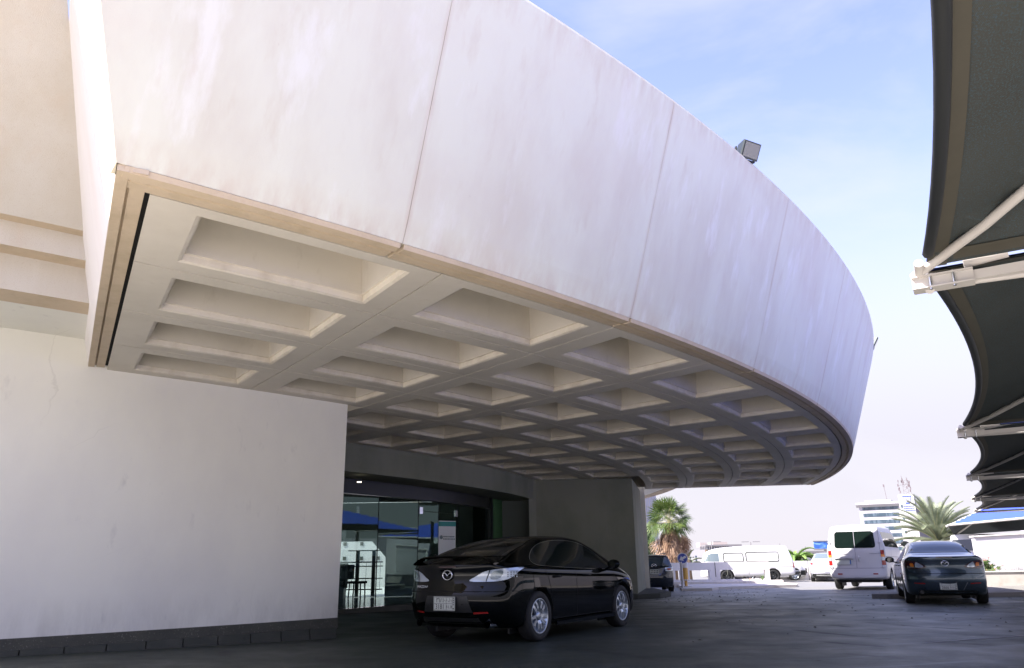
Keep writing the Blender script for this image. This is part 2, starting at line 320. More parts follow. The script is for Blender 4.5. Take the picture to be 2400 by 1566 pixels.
# ------------------------------------------------------------------ the round building
CX, CY = -24.0, 32.05; ZS = 3.55
def P(r, th, z): a = R(th); return Vector((CX + r * math.cos(a), CY + r * math.sin(a), z))
def kk(th): return .26 + (.03 - .26) * (th + 50) / 43.0
def PS(r, th, z): return P(r, th + kk(th) * (34.9 - r), z)          # soffit grid leans a little
def frange(a, b, n): return [a + (b - a) * i / n for i in range(n + 1)]
def ring(mb, prof, ths, mi=0, closed=True, caps=True, pf=P, smooth=True):
    rows = [[pf(r, t, z) for r, z in (prof + prof[:1] if closed else prof)] for t in ths]
    mb.grid(rows, mi, smooth)
    if closed and caps:
        mb.add(rows[0][:-1], [list(range(len(prof)))], mi); mb.add(rows[-1][:-1], [list(range(len(prof)))[::-1]], mi)
def arcwall(m, r0, r1, t0, t1, z0, z1, n=24, mi=0): ring(m, [(r1, z0), (r1, z1), (r0, z1), (r0, z0)], frange(t0, t1, n), mi, smooth=False)
bld = empty('curved_building', P(29, -45, 0), 0, 'round pale concrete building with coffered drive-through canopy and glass entrance', 'building')
bld.location = (0, 0, 0)
# fascia panels: outward leaning, separate precast units
FJ = [-53, -48.55, -43.55, -38.4, -33.2, -28.0, -22.9, -17.8, -12.6, -7.25]
def fth(z): return -52.12 - .464 * (z - ZS)
for k in range(len(FJ) - 1):
    a, b = FJ[k] + .0035, FJ[k + 1] - .0035; rows = []
    prof = [(34.9, 3.585), (34.98, 3.80), (35.14, 4.3), (35.30, 4.8), (35.46, 5.3), (35.63, 5.82), (35.66, 5.93), (35.64, 5.98), (35.58, 6.0), (35.36, 6.0), (35.30, 5.9), (34.72, 3.585)]
    nn = 14
    for i in range(nn + 1):
        row = []
        for r, z in prof + prof[:1]:
            aa = fth(z) - .004 if k == 0 else a
            row.append(P(r, aa + (b - aa) * i / nn, z))
        rows.append(row)
    m = MB(); m.grid(rows, 0, False); m.add(rows[0][:-1], [list(range(12))]); m.add(rows[-1][:-1], [list(range(12))[::-1]])
    fo = m.build('fascia_panel', M['fascia'], bld); uv = fo.data.uv_layers.new(name='UVMap')
    for lp in fo.data.loops:
        c = fo.data.vertices[lp.vertex_index].co; th_ = math.degrees(math.atan2(c.y - CY, c.x - CX)); uv.data[lp.index].uv = ((th_ - a) / (b - a) if k else 1 - (b - th_) / (FJ[1] - FJ[0] + .6), (c.z - 3.58) / 2.42)
m = MB(); ring(m, [(34.86, 3.62), (35.5, 5.85), (35.3, 5.85), (34.75, 3.62)], frange(-51.75, -7.4, 60)); m.build('joint_backing', plain('joint_sealant', (.30, .26, .21), .9), bld)
# drip band in the same units
for k in range(len(FJ) - 1):
    a, b = (FJ[k] + .03 if k else -52.05), FJ[k + 1] - .03
    m = MB(); ring(m, [(34.905, 3.58), (34.89, 3.54), (34.80, 3.535), (34.785, 3.565), (34.765, 3.565), (34.75, 3.545), (34.645, 3.545), (34.64, 3.58)], frange(a, b, 14), smooth=False)
    m.build('drip_band', M['drip'], bld)
# end panel (sunlit, leaning outwards) on the plane through the corner
A0 = Vector((-2.578, 4.515, ZS)); B0 = Vector((-5.493, 9.629, ZS)); hd = (B0 - A0).normalized()
lean = Vector((-.2054, -.1171, 1.0)); inn = Vector((.8688, .4952, 0))
def EP(s, z, d=0): return A0 + hd * s + lean * (z - ZS) + inn * d
Lb = (B0 - A0).length
m = MB(); sl2 = lambda z: -(z - ZS) * .372
rows = []
for z in frange(3.585, 6.0, 6): rows.append([EP(sl2(z), z), EP(Lb + 3, z)])
m.grid(rows, 0, False); rows2 = [[EP(sl2(z) + .1, z, .22), EP(Lb + 3, z, .22)] for z in frange(3.585, 6.0, 6)]; m.grid(rows2, 0, False)
m.add([rows[-1][0], rows[-1][1], rows2[-1][1], rows2[-1][0]], [(0, 1, 2, 3)]); m.add([rows[0][0], rows[0][1], rows2[0][1], rows2[0][0]], [(0, 1, 2, 3)])
m.build('end_panel', M['white_wall'], bld)
m = MB()
for d0, d1, z0 in ((-.003, .07, 3.54), (.07, .09, 3.57), (.09, .188, 3.548)):
    vs = [EP(.0, ZS, d0), EP(Lb - .02, ZS, d0), EP(Lb - .02, ZS, d1), EP(.0, ZS, d1)]
    m.prism([(v.x, v.y) for v in vs], z0, 3.584)
m.build('end_drip_band', M['drip'], bld)
m = MB(); vs = [EP(.05, ZS, .18), EP(Lb - .02, ZS, .18), EP(Lb - .02, ZS, .225), EP(.05, ZS, .225)]; m.prism([(v.x, v.y) for v in vs], 3.575, 3.60); m.build('shadow_gap', M['blackgap'], bld)
# coffered soffit units
TJ = [-51.62, -47.6, -43.5, -39.8, -36.1, -32.3, -28.4, -24.5, -20.6, -16.6, -12.3, -7.3]
RJ = [34.625, 33.23, 31.78, 30.37, 28.98]; RI = [28.98, 27.38, 25.72]
def thL(r):
    lo, hi = -58., -44.
    for _ in range(30):
        mid = (lo + hi) / 2; q = P(r, mid, ZS)
        if (q - A0).dot(inn) < .215: lo = mid
        else: hi = mid
    return lo
def coffer(r1, r0, ta, tb, left=.33):
    first = ta < -51
    def PS(r, th, z):
        if first:
            f = (th - ta) / (tb - ta); e = tb + kk(tb) * (34.9 - r); a = thL(r); return P(r, a + f * (e - a), z)
        return P(r, th + kk(th) * (34.9 - r), z)
    m = MB(); g = .009; ga = math.degrees(g / r1)
    R0, R1, T0, T1 = r0 + g, r1 - g, ta + ga, tb - ga
    ins = .20; inr = (.15 if r1 > 34 else .21); ia = math.degrees(left / r1); ib = math.degrees(.25 / r1)
    n = 4
    def loop(q, z):    # q = inward offset
        qa = math.degrees(q / r1)
        a0, a1, b0, b1 = R0 + ins + q, R1 - inr - q, T0 + ia + qa, T1 - ib - qa
        return [PS(a0, t, z) for t in frange(b0, b1, n)] + [PS(a1, t, z) for t in frange(b1, b0, n)]
    outer = [PS(R0, t, ZS) for t in frange(T0, T1, n)] + [PS(R1, t, ZS) for t in frange(T1, T0, n)]
    sides = [Vector((v.x, v.y, ZS + .1)) for v in outer]
    levels = [sides, outer, loop(0, ZS), loop(.03, ZS + .012), loop(.034, ZS + .07), loop(.058, ZS + .074), loop(.10, ZS + .76)]
    k = len(outer)
    for li in range(len(levels) - 1):
        A, B = levels[li], levels[li + 1]
        m.add(A + B, [(i, (i + 1) % k, k + (i + 1) % k, k + i) for i in range(k)], 1 if li in (2, 3, 4) else 0)
    m.add(levels[-1], [[i, i + 1, k - 2 - i, k - 1 - i] for i in range(n)], 0)
    return m
for i in range(len(TJ) - 1):
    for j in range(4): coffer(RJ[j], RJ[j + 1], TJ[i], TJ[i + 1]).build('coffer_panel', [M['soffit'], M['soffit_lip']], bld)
    if 1 <= i and TJ[i] > -44 and TJ[i + 1] < -15:
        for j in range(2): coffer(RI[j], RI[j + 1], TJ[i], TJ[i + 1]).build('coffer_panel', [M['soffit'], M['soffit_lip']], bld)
m = MB(); arcwall(m, 24.3, 34.72, -7.5, -7.32, 3.62, 5.98, 1); m.build('end_panel', M['fascia'], bld)
m = MB(); arcwall(m, 24.3, 24.6, -12, -7.5, 2.95, 5.98, 4); m.build('inner_wall', M['wall'], bld)
# roof deck, above the coffers
m = MB()
rin = lambda t: (max(17.2, 6.85 / max(.2, math.sin(R(-t)))) if t < -16 else 24.2)
ths = frange(-52.5, -7.3, 60)
def dk(r, t, z): a = thL(r); return P(r, a + (t + 52.5) / 45.2 * (-7.3 - a), z)
m.grid([[dk(35.32, t, 5.9), dk(rin(t), t, 5.9), dk(rin(t), t, 4.35), dk(34.7, t, 4.35), dk(35.32, t, 5.9)] for t in ths], 0, False)
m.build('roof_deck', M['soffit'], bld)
# ring wall, plinth, return
m = MB(); arcwall(m, 28.7, 29.0, -60, -42.75, .27, 5.5, 80); m.build('ring_wall', M['wall'], bld)
m = MB(); arcwall(m, 28.72, 28.99, -6.1, 14, -.4, 4.0, 40); m.build('ring_wall', M['wall'], bld)
m = MB(); arcwall(m, 28.69, 29.012, -60, -42.73, .12, .275, 80); m.build('plinth', M['plinth'], bld)
m = MB()
for z0, z1, r1 in ((-.1, .045, 29.12), (.052, .13, 29.10)):
    t = -60
    while t < -43: arcwall(m, 28.7, r1, t + .015, min(t + .88, -42.75), z0, z1 + .02, 1); t += .9
m.build('kerb_course', M['kerb'], bld)
m = MB(); arcwall(m, 24.4, 28.7, -43.25, -42.75, 0, 3.54, 1); m.build('return_wall', M['wall'], bld)
# beam over the glass
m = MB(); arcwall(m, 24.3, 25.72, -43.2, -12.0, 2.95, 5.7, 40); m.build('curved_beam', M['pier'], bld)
GR = 24.62
m = MB(); arcwall(m, GR - .12, GR + .06, -43, -19.6, 2.62, 2.946, 30); m.build('window_header', M['blackmetal'], bld)
m = MB(); arcwall(m, GR - .15, GR + .1, -43, -16.2, -.1, .10, 30); m.build('entrance_step', M['kerb'], bld)
m = MB(); arcwall(m, GR - .2, GR + .02, -19.05, -12.2, .1, 2.946, 6); m.build('side_wall', M['shaded_wall'], bld)
m = MB(); arcwall(m, GR - .14, GR + .08, -19.6, -19.05, .1, 2.946, 1); m.build('jamb', M['blackmetal'], bld)
# glass panes and door
M['glass'] = glassmat('facade_glass', (.74, .84, .80), .30, .10, (.10, .14, .135))
import bisect
def th_at(px, py, r=GR):
    d = (at(px, py, 1) - CAMP); ox, oy = CAMP.x - CX, CAMP.y - CY
    a = d.x ** 2 + d.y ** 2; b = 2 * (ox * d.x + oy * d.y); c = ox * ox + oy * oy - r * r
    t = (-b - math.sqrt(b * b - 4 * a * c)) / (2 * a); return math.degrees(math.atan2(oy + d.y * t, ox + d.x * t))
GJ = [-42.9, th_at(884, 1300), th_at(979, 1300), th_at(1027, 1300), th_at(1071, 1300), -19.6]
for k in range(5):
    a, b = GJ[k] + .02, GJ[k + 1] - .02; zt = 2.62 if k not in (2, 3) else 2.35
    seg = 1
    m = MB(); arcwall(m, GR - .012, GR, a, b, .115, zt - .01, seg); g = m.build('glass_door' if k in (2, 3) else 'glass_pane', M['glass'], bld)
    if k in (2, 3):
        m = MB(); arcwall(m, GR - .012, GR, a, b, 2.355, 2.61, 1); m.build('glass_pane', M['glass'], bld)
        t = b - .35 if k == 2 else a + .35
        m = MB(); p0 = P(GR, t, 1.32)
        nrm = (P(30, t, 0) - P(20, t, 0)).normalized(); tg = Vector((-nrm.y, nrm.x, 0)) * (1 if k == 3 else -1)
        m.tube([P(GR, t, .9), P(GR, t, .9) + nrm * .06, P(GR, t, 1.2) + nrm * .06] + [P(GR, t, 1.2 + .07 * math.sin(q)) + nrm * .06 + tg * (.07 * (1 - math.cos(q))) for q in frange(.3, 2.9, 6)], .012, 8)
        m.build('door_handle', M['blackmetal'], g)
        m = MB(); t2 = a + .18 if k == 2 else b - .18; c = P(GR + .01, t2, 2.36); m.box(c, (.14, .03, .17), Matrix.Rotation(R(t2 + 90), 3, 'Z')); m.build('hinge', M['steel'], g)
for k in (1, 2, 3, 4): m = MB(); arcwall(m, GR - .016, GR + .004, GJ[k] - .02, GJ[k] + .02, .115, 2.61, 1); m.build('pane_joint', M['blackgap'], bld)
# pier
m = MB(); pier = [(.45, 24.35), (.68, 24.59), (3.72, 24.61), (4.66, 28.96), (1.5, 29.4)]
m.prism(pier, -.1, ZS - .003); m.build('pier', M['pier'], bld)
# lobby: floor, ceiling, back wall with the opening to the courtyard
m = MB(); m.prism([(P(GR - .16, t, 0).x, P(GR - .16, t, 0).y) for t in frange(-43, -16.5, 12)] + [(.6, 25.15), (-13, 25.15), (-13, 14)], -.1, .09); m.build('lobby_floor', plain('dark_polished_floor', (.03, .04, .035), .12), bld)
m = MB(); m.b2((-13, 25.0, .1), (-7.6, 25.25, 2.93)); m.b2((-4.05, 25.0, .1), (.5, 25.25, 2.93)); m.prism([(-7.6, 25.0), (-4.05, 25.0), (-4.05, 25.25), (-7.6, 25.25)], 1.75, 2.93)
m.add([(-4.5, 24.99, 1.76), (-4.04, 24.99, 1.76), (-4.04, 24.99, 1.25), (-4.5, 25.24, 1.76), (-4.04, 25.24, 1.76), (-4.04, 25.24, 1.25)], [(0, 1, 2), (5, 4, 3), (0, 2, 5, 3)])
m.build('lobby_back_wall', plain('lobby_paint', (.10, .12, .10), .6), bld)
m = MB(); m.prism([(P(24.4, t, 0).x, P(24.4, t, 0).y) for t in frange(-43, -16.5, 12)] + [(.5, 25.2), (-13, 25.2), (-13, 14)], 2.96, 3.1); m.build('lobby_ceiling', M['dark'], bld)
m = MB()
for x in (-7.1, -6.2): m.b2((x, 24.9, .1), (x + .05, 24.95, 1.75))
for x in (-4.95, -4.45): m.b2((x, 24.85, .1), (x + .11, 24.93, 1.45))
for z in (.62, .98): m.b2((-5.0, 24.86, z), (-4.1, 24.9, z + .035))
m.b2((-7.6, 24.8, 1.1), (-4.1, 24.86, 1.14)); m.b2((-7.6, 24.8, .3), (-4.1, 24.86, .335)); m.b2((-5.2, 24.86, 1.45), (-4.05, 24.92, 1.48))
for i in range(16): m.b2((-7.5 + i * .22, 24.93, .33), (-7.49 + i * .22, 24.94, 1.1))
m.build('inner_railing', M['blackmetal'], bld)
for px, py in ((842, 1130),):
    m = MB(); p = at(px, py, at(px, py, 1).y * 0 + 17.2 if px < 900 else 20.5); m.box(p, (.09, .04, .02)); 
    m.build('ceiling_lamp', plain('lamp_glow', (1, .95, .85), emit=(1, .9, .75), es=1.2), bld)
# stepped fascia of the lower wings (left of the canopy, and beyond its far end)
SP = [(28.9, 3.914), (30.22, 3.914), (30.22, 3.895), (30.68, 3.895), (30.68, 4.29), (30.95, 4.29), (30.95, 4.56), (31.12, 4.56), (33.3, 6.6), (28.9, 6.6)]
for t0, t1, ztop in ((-60, -50.6, 6.6), (-6.9, 14, 4.6)):
    pr = list(SP)
    if ztop < 5: pr[8] = (31.14, 4.62); pr[9] = (28.9, 4.62)
    m = MB()
    def tt(r, t): return t
    n = 70; rows = []
    for i in range(n + 1):
        row = []
        for r, z in pr + pr[:1]:
            if t1 < -40:   # end on the plane of the end panel
                e = -52.05 - (r - 34.9) * -.268 * -1
                # angle where radius r meets the end plane at height z
                lo, hi = -58., -46.
                for _ in range(30):
                    mid = (lo + hi) / 2; q = P(r, mid, z); sgn = (q - EP(0, z)).dot(inn)
                    if sgn < 0: lo = mid
                    else: hi = mid
                te = lo
            else: te = t1
            row.append(P(r, t0 + (te - t0) * i / n, z))
        rows.append(row)
    for j in range(len(pr)):
        mi = 1 if j in (0,) else (2 if j in (1, 2, 3 - 0, 4, 6) and j != 3 else 0)
        m.grid([[rw[j], rw[j + 1]] for rw in rows], mi, True)
    m.build('wing_fascia', [M['side_fascia'], M['wall'], M['drip']], bld)

# ------------------------------------------------------------------ floodlights on the canopy edge
def floodlight(th, r, aim, label, size=1.0, tilt=0.0):
    base = P(r, th, 5.985); o = empty('floodlight', base, 0, label, 'floodlight', 'floodlights on the canopy edge')
    o.rotation_euler = (0, 0, aim)
    s = size; dk = plain('lamp_housing', (.05, .06, .06), .4, .5) if 'housing' not in M else M['housing']; M['housing'] = dk
    T = Matrix.Rotation(tilt, 3, 'X')
    m = MB(); vs = []
    for y, hx, hz in ((.17, .21, .16), (.14, .215, .165), (-.02, .15, .10), (-.09, .12, .08)):
        vs += [T @ Vector((a * hx * s, y * s, b * hz * s)) + Vector((0, 0, .20 * s)) for a, b in ((-1, -1), (1, -1), (1, 1), (-1, 1))]
    fs = [(0, 1, 2, 3)[::-1]] + [(i * 4 + j, i * 4 + (j + 1) % 4, i * 4 + 4 + (j + 1) % 4, i * 4 + 4 + j) for i in range(3) for j in range(4)] + [(12, 13, 14, 15)]
    m.add(vs, fs); m.build('housing', M['housing'], o)
    m = MB(); m.box(T @ Vector((0, .173 * s, 0)) + Vector((0, 0, .2 * s)), (.37 * s, .006, .27 * s), T); m.build('lens', M.setdefault('flens', plain('flood_glass', (.10, .11, .12), .1, .3, 1)), o)
    m = MB(); m.box((0, -.18 * s, .22 * s), (.18 * s, .12 * s, .16 * s)); m.build('ballast_box', M['steel'], o)
    m = MB()
    for x in (-.235, .235): m.bar((x * s, -.02, 0), (x * s, -.0, .22 * s), .012, .03)
    m.bar((-.235 * s, -.02, .006), (.235 * s, -.02, .006), .04, .01); m.build('bracket', M['blackmetal'], o)
    return o
def thpx(px, r, z):
    lo, hi = -50., -20.
    for _ in range(40):
        mid = (lo + hi) / 2; q = P(r, mid, z) - CAMP; x = 1200 + F * q.dot(RT) / q.dot(FWD)
        if x < px: lo = mid
        else: hi = mid
    return lo
fth_ = thpx(1748, 35.62, 6.0)
fl = floodlight(fth_, 35.62, R(-150), 'square grey floodlight clamped on the curved parapet edge above the drive', .68, R(-28))
floodlight(-22.8, 35.62, R(-90 - 22.8), 'tiny dark floodlight at the far right rim of the canopy, seen edge-on', .8, R(-30))

# ------------------------------------------------------------------ shade sails over the parking bays
def fabric_mat(name, col, spec=(.02, .09, .14)):
    m, nt, p = newmat(name); L = nt.links; tc = N(nt, 'ShaderNodeTexCoord')
    a = N(nt, 'ShaderNodeTexNoise', Scale=150, Detail=3, Roughness=.8); L.new(tc.outputs['Object'], a.inputs[0])
    b = N(nt, 'ShaderNodeTexNoise', Scale=1.1, Detail=4); L.new(tc.outputs['Object'], b.inputs[0])
    mr = N(nt, 'ShaderNodeMapRange'); mr.inputs[1].default_value = .52; mr.inputs[2].default_value = .66; L.new(a.outputs['Fac'], mr.inputs[0])
    m1 = N(nt, 'ShaderNodeMix', data_type='RGBA'); m1.inputs[6].default_value = (*col, 1); m1.inputs[7].default_value = (*[c * .55 for c in col], 1); L.new(b.outputs['Fac'], m1.inputs[0])
    m2 = N(nt, 'ShaderNodeMix', data_type='RGBA'); m2.inputs[7].default_value = (*spec, 1); L.new(m1.outputs[2], m2.inputs[6]); L.new(mr.outputs[0], m2.inputs[0])  # specks paint in the daylight coming through the weave
    L.new(m2.outputs[2], p.inputs['Base Color']); p.inputs['Roughness'].default_value = .85; p.inputs['Specular IOR Level'].default_value = .15
    w = N(nt, 'ShaderNodeTexWave', Scale=40); L.new(tc.outputs['Object'], w.inputs[0]); bp = N(nt, 'ShaderNodeBump', Strength=.25, Distance=.004); L.new(w.outputs['Fac'], bp.inputs['Height']); L.new(bp.outputs[0], p.inputs['Normal'])
    return m
M['sail_under'] = fabric_mat('shade_net_underside', (.068, .070, .064), (.05, .10, .13)); M['sail_top'] = plain('blue_shade_fabric', (.035, .075, .42), .7, noise=.1, nscale=3)  # blue net's underside given a dark colour that paints in its shade
M['sail_hem'] = plain('sail_hem', (.055, .05, .036), .8, noise=.15, nscale=6); M['sleeve'] = plain('black_sleeve', (.008, .01, .012), .6)
def sail(T0, T1, depth, rise, perp, label, grp, zdrop=0, hem=True, sag=.24):
    """pyramid sail between tips T0 and T1, running 'depth' along perp"""
    root = empty('shade_sail', T0, 0, label, 'shade sail', grp); o0 = Vector(T0)
    du = Vector(T1) - Vector(T0); n = 24
    def pt(u, v, off=0):
        su = 4 * u * (1 - u); sv = 4 * v * (1 - v)
        base = du * u + perp * depth * v
        base += perp * (sag * su * (1 - 2 * v)) * (abs(1 - 2 * v) ** 1.5)          # scalloped long edges
        base += du.normalized() * ((.01 if hem else .1) * sv * (1 - 2 * u)) * (abs(1 - 2 * u) ** 2)
        e = min(u, 1 - u, v * 1.0, 1 - v) * 2
        hh = rise * e - .05 * math.sin(math.pi * e) + .03 * sv * 0
        return base + Vector((0, 0, hh - zdrop * v + off))
    us = frange(0, 1, n); us[0] = .006; us[-1] = .994
    vs_ = frange(0, 1, n); vs_[0] = .012; vs_[-1] = .988
    m = MB(); m.grid([[pt(u, v) for u in us] for v in vs_], 1, False); m.grid([[pt(u, v, .012) for u in us] for v in vs_], 0, False)
    m.build('fabric', [M['sail_top'], M['sail_under']], root)
    if hem:
        m = MB()
        w = .022
        m.grid([[pt(u, .012, -.006) for u in us], [pt(u, w, -.007) for u in us], [pt(u, .032, -.008) for u in us]], 0, True)
        for ua, ub in ((.012, .028), (.988, .972)): m.grid([[pt(ua, v, -.006) for v in vs_], [pt(ub, v, -.008) for v in vs_]], 0, True)
        m.build('hem', M['sail_hem'], root)
    m = MB(); m.tube([pt(u, .012, .0) for u in frange(.035, .965, 20)], .030 if hem else .05, 8); m.build('edge_sleeve', M['sleeve'] if hem else M['white_steel'], root)
    for (ua, va) in ((0, 0), (1, 0)) if hem else ((0, 0), (1, 0), (0, 1), (1, 1)):
        m = MB(); pts = []
        for q in frange(0.0, .5, 8):
            pts.append(pt(ua + (q if ua == 0 else -q), va + (q if va == 0 else -q), -.045))
        pts[0] = pts[0] + Vector((0, 0, .02)); m.tube(pts, .027 if hem else .05, 10); m.build('hip_tube', M['white_steel'], root)
    return root, pt
ROW = [Vector((2.39, 4.28, 2.65)), Vector((5.86, 10.09, 2.65)), Vector((9.33, 16.04, 2.65)), Vector((13.0, 22.3, 2.65)), Vector((16.5, 28.3, 2.65))]
rd = (ROW[1] - ROW[0]).normalized(); ROW = [ROW[0] - rd * 13.5, ROW[0] - rd * 6.76] + ROW + [ROW[-1] + rd * 6.9]
pp = Vector((rd.y, -rd.x, 0)); SDEP = 5.4
sl_lab = ['dark shade sail furthest behind the photographer', 'large dark shade sail nearest the camera, filling the top right corner', 'dark shade sail second from the camera with a deep scalloped edge', 'dark shade sail third along the row, above the grey saloon', 'dark shade sail fourth along the row', 'smallest dark shade sail at the near row\'s far end', ]
for i in range(1, 6): sail(ROW[i], ROW[i + 1], SDEP, .95, pp, sl_lab[i], 'row of dark shade sails over the parking bays')
fr_lab = {1: 'white sail frame arm behind the camera', 2: 'white bolted frame arm with bracket nearest the camera, speckled with rust', 3: 'second white frame arm, above the date palm', 4: 'third white frame arm along the sails', 5: 'fourth white frame arm along the sails', 6: 'last small white frame arm over the blue tent'}
for i in range(1, 7):
    T = ROW[i]; o = empty('sail_frame', T, 0, fr_lab[i], 'frame arm', 'white frame arms between the sails')
    bd = (pp + rd * .1).normalized() if False else pp
    up_ = Vector((0, 0, 1)); m = MB(); m.bar(bd * .22 + Vector((0, 0, -.08)), bd * (SDEP + .3) + Vector((0, 0, .0)), .045, .055); m.build('beam', M['white_steel'], o)
    m = MB(); m.tube([rd * .02 + bd * .24 + Vector((0, 0, -.10)), rd * .30 + bd * 2.2 + Vector((0, 0, -.08)), rd * .45 + bd * 4.6 + Vector((0, 0, .05))], .022, 8); m.build('brace_tube', M['white_steel'], o)
    m = MB()
    a = bd * -.015; b = bd * .30
    for dz in (-.045, -.115): m.bar(a + Vector((0, 0, dz)), b + Vector((0, 0, dz)), .11, .008)
    m.bar(a + Vector((0, 0, -.08)) - rd * .03, b + Vector((0, 0, -.08)) - rd * .03, .008, .07); m.build('bracket_plate', M['white_steel'], o)
    m = MB()
    for q in (.08, .2): m.tube([bd * q + rd * -.04 + Vector((0, 0, -.13)), bd * q + rd * -.04 + Vector((0, 0, -.035))], .011, 6)
    m.build('bolt', M['steel'], o)
    m = MB(); m.tube([bd * .03 - rd * .02 + Vector((0, 0, -.03)), bd * .04 - rd * .16 + Vector((0, 0, 0))], .026, 10); m.tube([bd * .07 + rd * .0 + Vector((0, 0, -.12)), bd * .08 + rd * .16 + Vector((0, 0, -.01))], .026, 10)
    m.tube([bd * .26 + Vector((0, 0, .01)), bd * .48 + Vector((0, 0, .03))], .036, 10)
    m.build('tube_stub', M['white_steel'], o)
    m = MB(); pz = gz(T.x + bd.x * SDEP, T.y + bd.y * SDEP) - T.z; m.tube([bd * SDEP + Vector((0, 0, pz)), bd * SDEP + Vector((0, 0, 1.2))], .09, 14); m.build('post', M['white_steel'], o)
# blue tent further down
def P2(px, py, Y): return at(px, py, Y)
q0 = P2(2217, 1233, 38); q1 = P2(2234, 1256, 49)
qn = P2(2400, 1217, 31.7); pq = Vector((q1.x - q0.x, q1.y - q0.y, 0)); dq = pq.length; qv = Vector((qn.x - q0.x, qn.y - q0.y, 0)) * 1.9
sail(q0 + qv, q0, dq, 1.5, pq.normalized(), 'bright blue tent roof with white edge band beyond the grey saloon', None, zdrop=q0.z - q1.z, hem=False, sag=.1)

# ------------------------------------------------------------------ vehicles
def interp(tab, x):
    if x <= tab[0][0]: return tab[0][1]
    if x >= tab[-1][0]: return tab[-1][1]
    for i in range(len(tab) - 1):
        if tab[i][0] <= x <= tab[i + 1][0]:
            x0, y0 = tab[i]; x1, y1 = tab[i + 1]; h = x1 - x0; t = (x - x0) / h
            def sl(j):
                if j <= 0 or j >= len(tab) - 1: return 0 if False else (tab[min(j + 1, len(tab) - 1)][1] - tab[max(j - 1, 0)][1]) / (tab[min(j + 1, len(tab) - 1)][0] - tab[max(j - 1, 0)][0])
                a = (tab[j][1] - tab[j - 1][1]) / (tab[j][0] - tab[j - 1][0]); b = (tab[j + 1][1] - tab[j][1]) / (tab[j + 1][0] - tab[j][0])
                return 0 if a * b <= 0 else 2 * a * b / (a + b)
            m0, m1 = sl(i) * h, sl(i + 1) * h
            return (2 * t ** 3 - 3 * t * t + 1) * y0 + (t ** 3 - 2 * t * t + t) * m0 + (-2 * t ** 3 + 3 * t * t) * y1 + (t ** 3 - t * t) * m1
def body_mesh(sp):
    L_, Wd = sp['L'] / 2, sp['W'] / 2
    st = sp.get('stations') or frange(-L_, L_, 46)
    rows = []
    for y in st:
        w = Wd * interp(sp['plan'], y); zb = interp(sp['belt'], y); zt = interp(sp['top'], y); z0 = interp(sp['floor'], y)
        wr = w * interp(sp['roofw'], y); zr = zb + (zt - zb) * sp.get('rail', .86); sh = sp.get('shoulder', .03)
        hp = [(0, z0), (.5 * w, z0), (.90 * w, z0), (.972 * w, z0 + .06), (.99 * w, z0 + .35 * (zb - z0)), (w, z0 + .55 * (zb - z0)), (w * .998, z0 + .78 * (zb - z0)), (w * (1 - sh * .5), zb - .035),
              (w * (1 - sh), zb + .005 * (zt > zb + .1)), (w * (1 - sh) + (wr - w * (1 - sh)) * .5, zb + (zr - zb) * .52), (wr, zr), (wr * .93, zr + .55 * (zt - zr)), (wr * .55, zt - .12 * (zt - zr)), (0, zt)]
        fr = max(0, 1 - (y + L_) / sp.get('rfade', .55)); ff = max(0, 1 - (L_ - y) / .6); row = []
        def pt(x, z, y=y, w=w, fr=fr, ff=ff):
            yy = y + fr ** 1.3 * (interp(sp['rear'], z) + sp['rcorner'] * (abs(x) / Wd) ** sp.get('rpow', 4)) - ff ** 1.3 * (interp(sp['front'], z) + sp['fcorner'] * (abs(x) / Wd) ** 3)
            return Vector((x, yy, z))
        full = [pt(x, z) for x, z in hp] + [pt(-x, z) for x, z in hp[-2:0:-1]]
        rows.append((full, hp, pt))
    m = MB(); k = len(rows[0][0])
    m.grid([r[0] + r[0][:1] for r in rows], 0, True, True)
    for (full, hp, pt), fl in ((rows[0], False), (rows[-1], True)):
        g = [[pt(x * q, z + (0 if True else 0)) for q in (-1, -.66, -.33, 0, .33, .66, 1)] for x, z in hp[1:-1]]
        g = [[pt(hp[0][0], hp[0][1])] * 0 + r for r in g]
        # bottom and top rows flatten onto the ring
        m.grid(g, 0, True, not fl)
    bm = bmesh.new(); bm.from_mesh(m.mesh('tmp', [M['rubber']])); bmesh.ops.remove_doubles(bm, verts=bm.verts, dist=.0015)
    # close leftover holes
    ed = [e for e in bm.edges if e.is_boundary]
    if ed: bmesh.ops.holes_fill(bm, edges=ed, sides=0)
    bmesh.ops.recalc_face_normals(bm, faces=bm.faces)
    me = bpy.data.meshes.new('body'); bm.to_mesh(me); bm.free(); me.polygons.foreach_set('use_smooth', [True] * len(me.polygons))
    return me
def eval_mesh(o):
    dg = bpy.context.evaluated_depsgraph_get(); dg.update(); return bpy.data.meshes.new_from_object(o.evaluated_get(dg))
TRUEOBJ = []
def bvh_of(me):
    return BVHTree.FromPolygons([v.co.copy() for v in me.vertices], [tuple(p.vertices) for p in me.polygons])
def cr_closed(pts, n=6):
    out = []; k = len(pts)
    for i in range(k):
        p0, p1, p2, p3 = pts[i - 1], pts[i], pts[(i + 1) % k], pts[(i + 2) % k]
        for j in range(n):
            t = j / n; out.append(.5 * ((2 * p1) + (p2 - p0) * t + (2 * p0 - 5 * p1 + 4 * p2 - p3) * t * t + (3 * p1 - p0 - 3 * p2 + p3) * t ** 3))
    return out
def dirframe(ang):       # ang 0 = looking forward onto the rear, 90 = from the right side looking left, 180 = from the front
    a = R(ang); d = Vector((-math.sin(a), math.cos(a), 0)); u = Vector((math.cos(a), math.sin(a), 0)); return d, u
